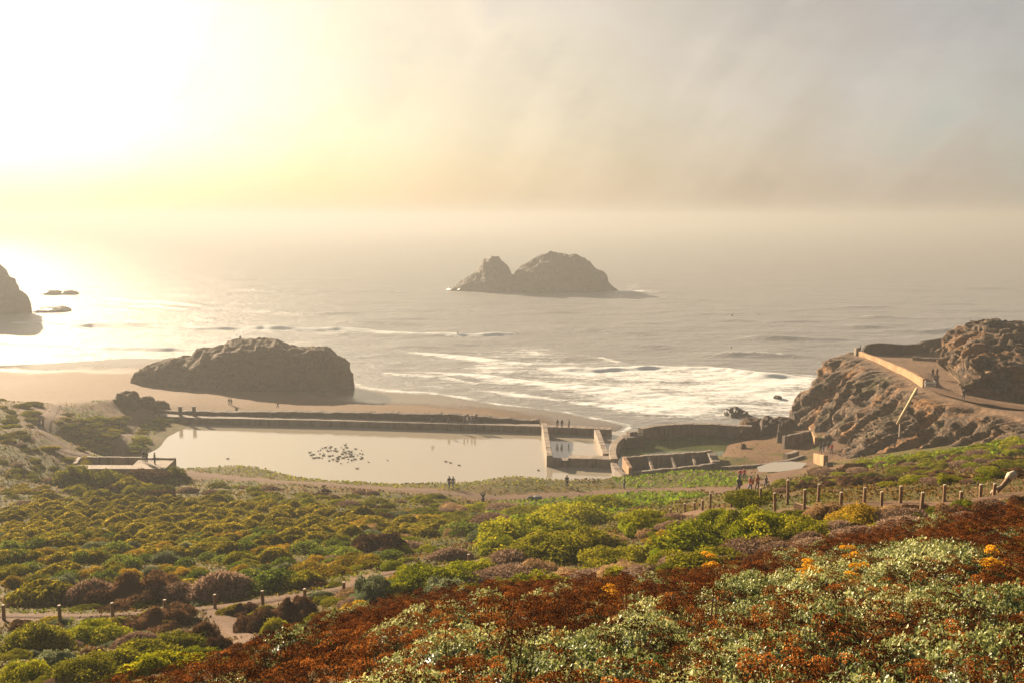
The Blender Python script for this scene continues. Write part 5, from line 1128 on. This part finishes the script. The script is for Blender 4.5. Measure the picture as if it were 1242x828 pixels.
idx = np.select([n2 > .28, n2 < -.30, n1 > .18, n1 < -.22], [2, 4, 1, 3], 0)
def patch(polys, k): 
    m_ = np.zeros(n, bool)
    for p in polys: m_ |= in_poly(pu + n2 * 10, pv + n2 * 3, p)
    return m_ & k
col = C[idx].copy()
far = Y > 95
gp_ = patch([(750, 572), (800, 566), (890, 568), (895, 590), (760, 592), (730, 585)][0:0] or [[(735, 576), (800, 566), (895, 568), (900, 590), (760, 592)], [(1040, 560), (1110, 545), (1242, 528), (1242, 552), (1180, 552), (1100, 560), (1040, 570)], [(600, 612), (700, 600), (790, 596), (860, 600), (800, 612), (640, 640), (560, 650)]], Y > 70)
col[gp_] = (.135, .185, .008)
yb = patch([[(545, 578), (690, 572), (700, 592), (560, 594)], [(240, 565), (330, 565), (440, 582), (440, 592), (300, 577)], [(350, 585), (560, 588), (550, 600)]], far); col[yb] = (.17, .16, .012)
rd_ = patch([[(90, 500), (270, 505), (190, 560), (100, 565)]], far); col[rd_] = (.12, .135, .02)
fl = patch([[(0, 600), (560, 600), (560, 660), (0, 690)]], Y > 55) & ~gp_; col[fl] = (.12, .105, .010)
rs = patch([[(950, 600), (1010, 568), (1242, 545), (1242, 600)]], Y > 48) & ~gp_; col[rs] = C[rg.choice([0, 2, 2, 4, 3], n)][rs]
col = col * rg.uniform(.55, 1.55, (n, 1)) * rg.uniform(.85, 1.15, (n, 3))
size = np.clip(.0030 * Y, .045, .30) * rg.uniform(.5, 1.3, n) * np.where(gp_ | rd_, 1.2, np.where(fl, .85, .85))
nn = unit(np.stack([rg.normal(size=n), rg.normal(size=n) - .3, rg.normal(size=n) * .6 + .9], -1)); tg = np.stack([rg.normal(size=n) * .9, rg.normal(size=n) * .9, np.ones(n) * .8], -1)
Vq, Fq = quads(np.stack([X, Y, Z + size * .45], -1), nn, size, 1.5, tg)
m, nt, out = new_mat('ground_cover_leaves'); a = nt.n('ShaderNodeAttribute', attribute_name='col').outputs['Color']
d_ = nt.n('ShaderNodeBsdfDiffuse'); t_ = nt.n('ShaderNodeBsdfTranslucent'); nt.l(a, d_.inputs[0]); nt.l(a, t_.inputs[0]); mx = nt.n('ShaderNodeMixShader'); mx.inputs[0].default_value = .35
nt.l(d_.outputs[0], mx.inputs[1]); nt.l(t_.outputs[0], mx.inputs[2]); nt.l(mx.outputs[0], out.inputs['Surface'])
tag(link('ground_cover', mesh_np('ground_cover', Vq, Fq, col=np.repeat(col, 4, 0)), m), 'low grass and creeping scrub covering the hillside', 'grass', None, 'stuff')
# ------------------------------------------------------------------ camera, sun, sky, haze
cam = bpy.data.cameras.new('camera'); co = bpy.data.objects.new('camera', cam); COL.objects.link(co)
cam.sensor_width = 36; cam.lens = 36 * F / 1242; cam.clip_start = .1; cam.clip_end = 60000
co.location = (0, 0, CAMZ); co.rotation_euler = (R(90) - PITCH, 0, 0); scene.camera = co
sd = Vector((math.sin(SUN_AZ) * math.cos(SUN_EL), math.cos(SUN_AZ) * math.cos(SUN_EL), math.sin(SUN_EL)))
sun = bpy.data.lights.new('sun', 'SUN'); sun.energy = 5.0; sun.angle = R(.6); sun.color = (1, .79, .54)
so_ = bpy.data.objects.new('sun', sun); COL.objects.link(so_); so_.rotation_euler = sd.to_track_quat('Z', 'Y').to_euler(); so_.location = (-60, 90, 90)
w = bpy.data.worlds.new('World'); scene.world = w; w.use_nodes = True; nt = NT(w.node_tree); w.node_tree.nodes.clear()
wo = nt.n('ShaderNodeOutputWorld'); bg = nt.n('ShaderNodeBackground'); bg.inputs[1].default_value = .1
sky = nt.n('ShaderNodeTexSky', sky_type='NISHITA', sun_disc=False, sun_elevation=SUN_EL, sun_rotation=SUN_AZ, air_density=1.0, dust_density=3.0)
dirv = nt.n('ShaderNodeTexCoord').outputs['Generated']
gd = ray(50, 120); gd = gd / np.linalg.norm(gd)
dp = nt.n('ShaderNodeVectorMath', operation='DOT_PRODUCT'); nt.l(dirv, dp.inputs[0]); dp.inputs[1].default_value = tuple(gd)
ca = nt.math('ARCCOSINE', nt.math('MINIMUM', dp.outputs['Value'], .99999))
sx = nt.n('ShaderNodeSeparateXYZ'); nt.l(dirv, sx.inputs[0])
# drifting fog: long slanting veils and soft clumps, in the sky's own directions
v1 = nt.noise(nt.mapping(dirv, (2.2, 2.2, 4.5)), 1.5, 7, .62)
v2 = nt.noise(nt.mapping(nt.mapping(dirv, (1, 1, 1), (0, R(-35), 0)), (11, 3, 1.6)), 1.2, 4, .55)
wisp = nt.math('SUBTRACT', nt.math('ADD', nt.math('MULTIPLY', v1, .6), nt.math('MULTIPLY', v2, .4)), .5)
an = nt.math('ADD', ca, nt.math('MULTIPLY', wisp, 1.15))
FOGC = [(0.00, (4.9, 4.7, 4.15)), (.09, (4.7, 4.42, 3.75)), (.165, (4.1, 3.75, 2.95)), (.27, (3.75, 3.25, 2.25)), (.46, (3.1, 2.62, 1.9)), (.66, (2.5, 2.15, 1.75)), (.85, (2.05, 1.86, 1.7)), (1.1, (1.5, 1.68, 1.62)), (1.5, (.75, .82, .82)), (2.2, (.5, .56, .6))]
rp = nt.n('ShaderNodeValToRGB'); e = rp.color_ramp.elements; rp.color_ramp.interpolation = 'EASE'
for i, (p, c) in enumerate(FOGC):
    x = e[i] if i < 2 else e.new(p / 2.2)
    x.position = p / 2.2; x.color = (*[k * .455 / 16 for k in c], 1)
nt.l(nt.math('DIVIDE', an, 2.2), rp.inputs[0])
fog = nt.mix(1., rp.outputs[0], (16, 16, 16, 1), 'MULTIPLY')
fog = nt.mix(nt.maprange(wisp, -.08, .09, 0, 1), nt.mix(1., fog, (.76, .75, .76), 'MULTIPLY'), nt.mix(1., fog, (1.2, 1.17, 1.12), 'MULTIPLY'))
# the bank is dimmer low over the water
tint = nt.mix(nt.maprange(ca, .1, .55, 0, 1, True), (1.0, .80, .50, 1), (.95, .89, .83, 1))
fog = nt.mix(nt.maprange(sx.outputs[2], .0, .09, .95, 0., True), fog, nt.mix(1., fog, tint, 'MULTIPLY'))
final = nt.mix(.92, sky.outputs[0], fog)
nt.l(final, bg.inputs[0]); nt.l(bg.outputs[0], wo.inputs[0])
# sea haze: one even body of air over the whole place
mb = MB(); X0, X1, Y0, Y1, Z0, Z1 = -4000, 4000, -80, 6500, -10, 62
mb.add([(X0, Y0, Z0), (X1, Y0, Z0), (X1, Y1, Z0), (X0, Y1, Z0), (X0, Y0, Z1), (X1, Y0, Z1), (X1, Y1, Z1), (X0, Y1, Z1)], [(3, 2, 1, 0), (4, 5, 6, 7), (0, 1, 5, 4), (1, 2, 6, 5), (2, 3, 7, 6), (3, 0, 4, 7)])
m, nt, out = new_mat('haze_air'); pv = nt.n('ShaderNodeVolumePrincipled')
pv.inputs['Color'].default_value = (.272, .278, .282, 1); pv.inputs['Density'].default_value = .0008; pv.inputs['Anisotropy'].default_value = .3
nt.l(pv.outputs[0], out.inputs['Volume'])
tag(mb.build('haze', m), kind='stuff')
scene.render.engine = 'CYCLES'
cy = scene.cycles
cy.max_bounces = 6; cy.volume_bounces = 1; cy.transparent_max_bounces = 8; cy.diffuse_bounces = 2; cy.glossy_bounces = 3; cy.transmission_bounces = 3
cy.sample_clamp_indirect = 4; cy.use_denoising = True
vs = scene.view_settings; vs.view_transform = 'Standard'; vs.look = 'None'; vs.gamma = 1; vs.use_curve_mapping = False; vs.exposure = 2.2
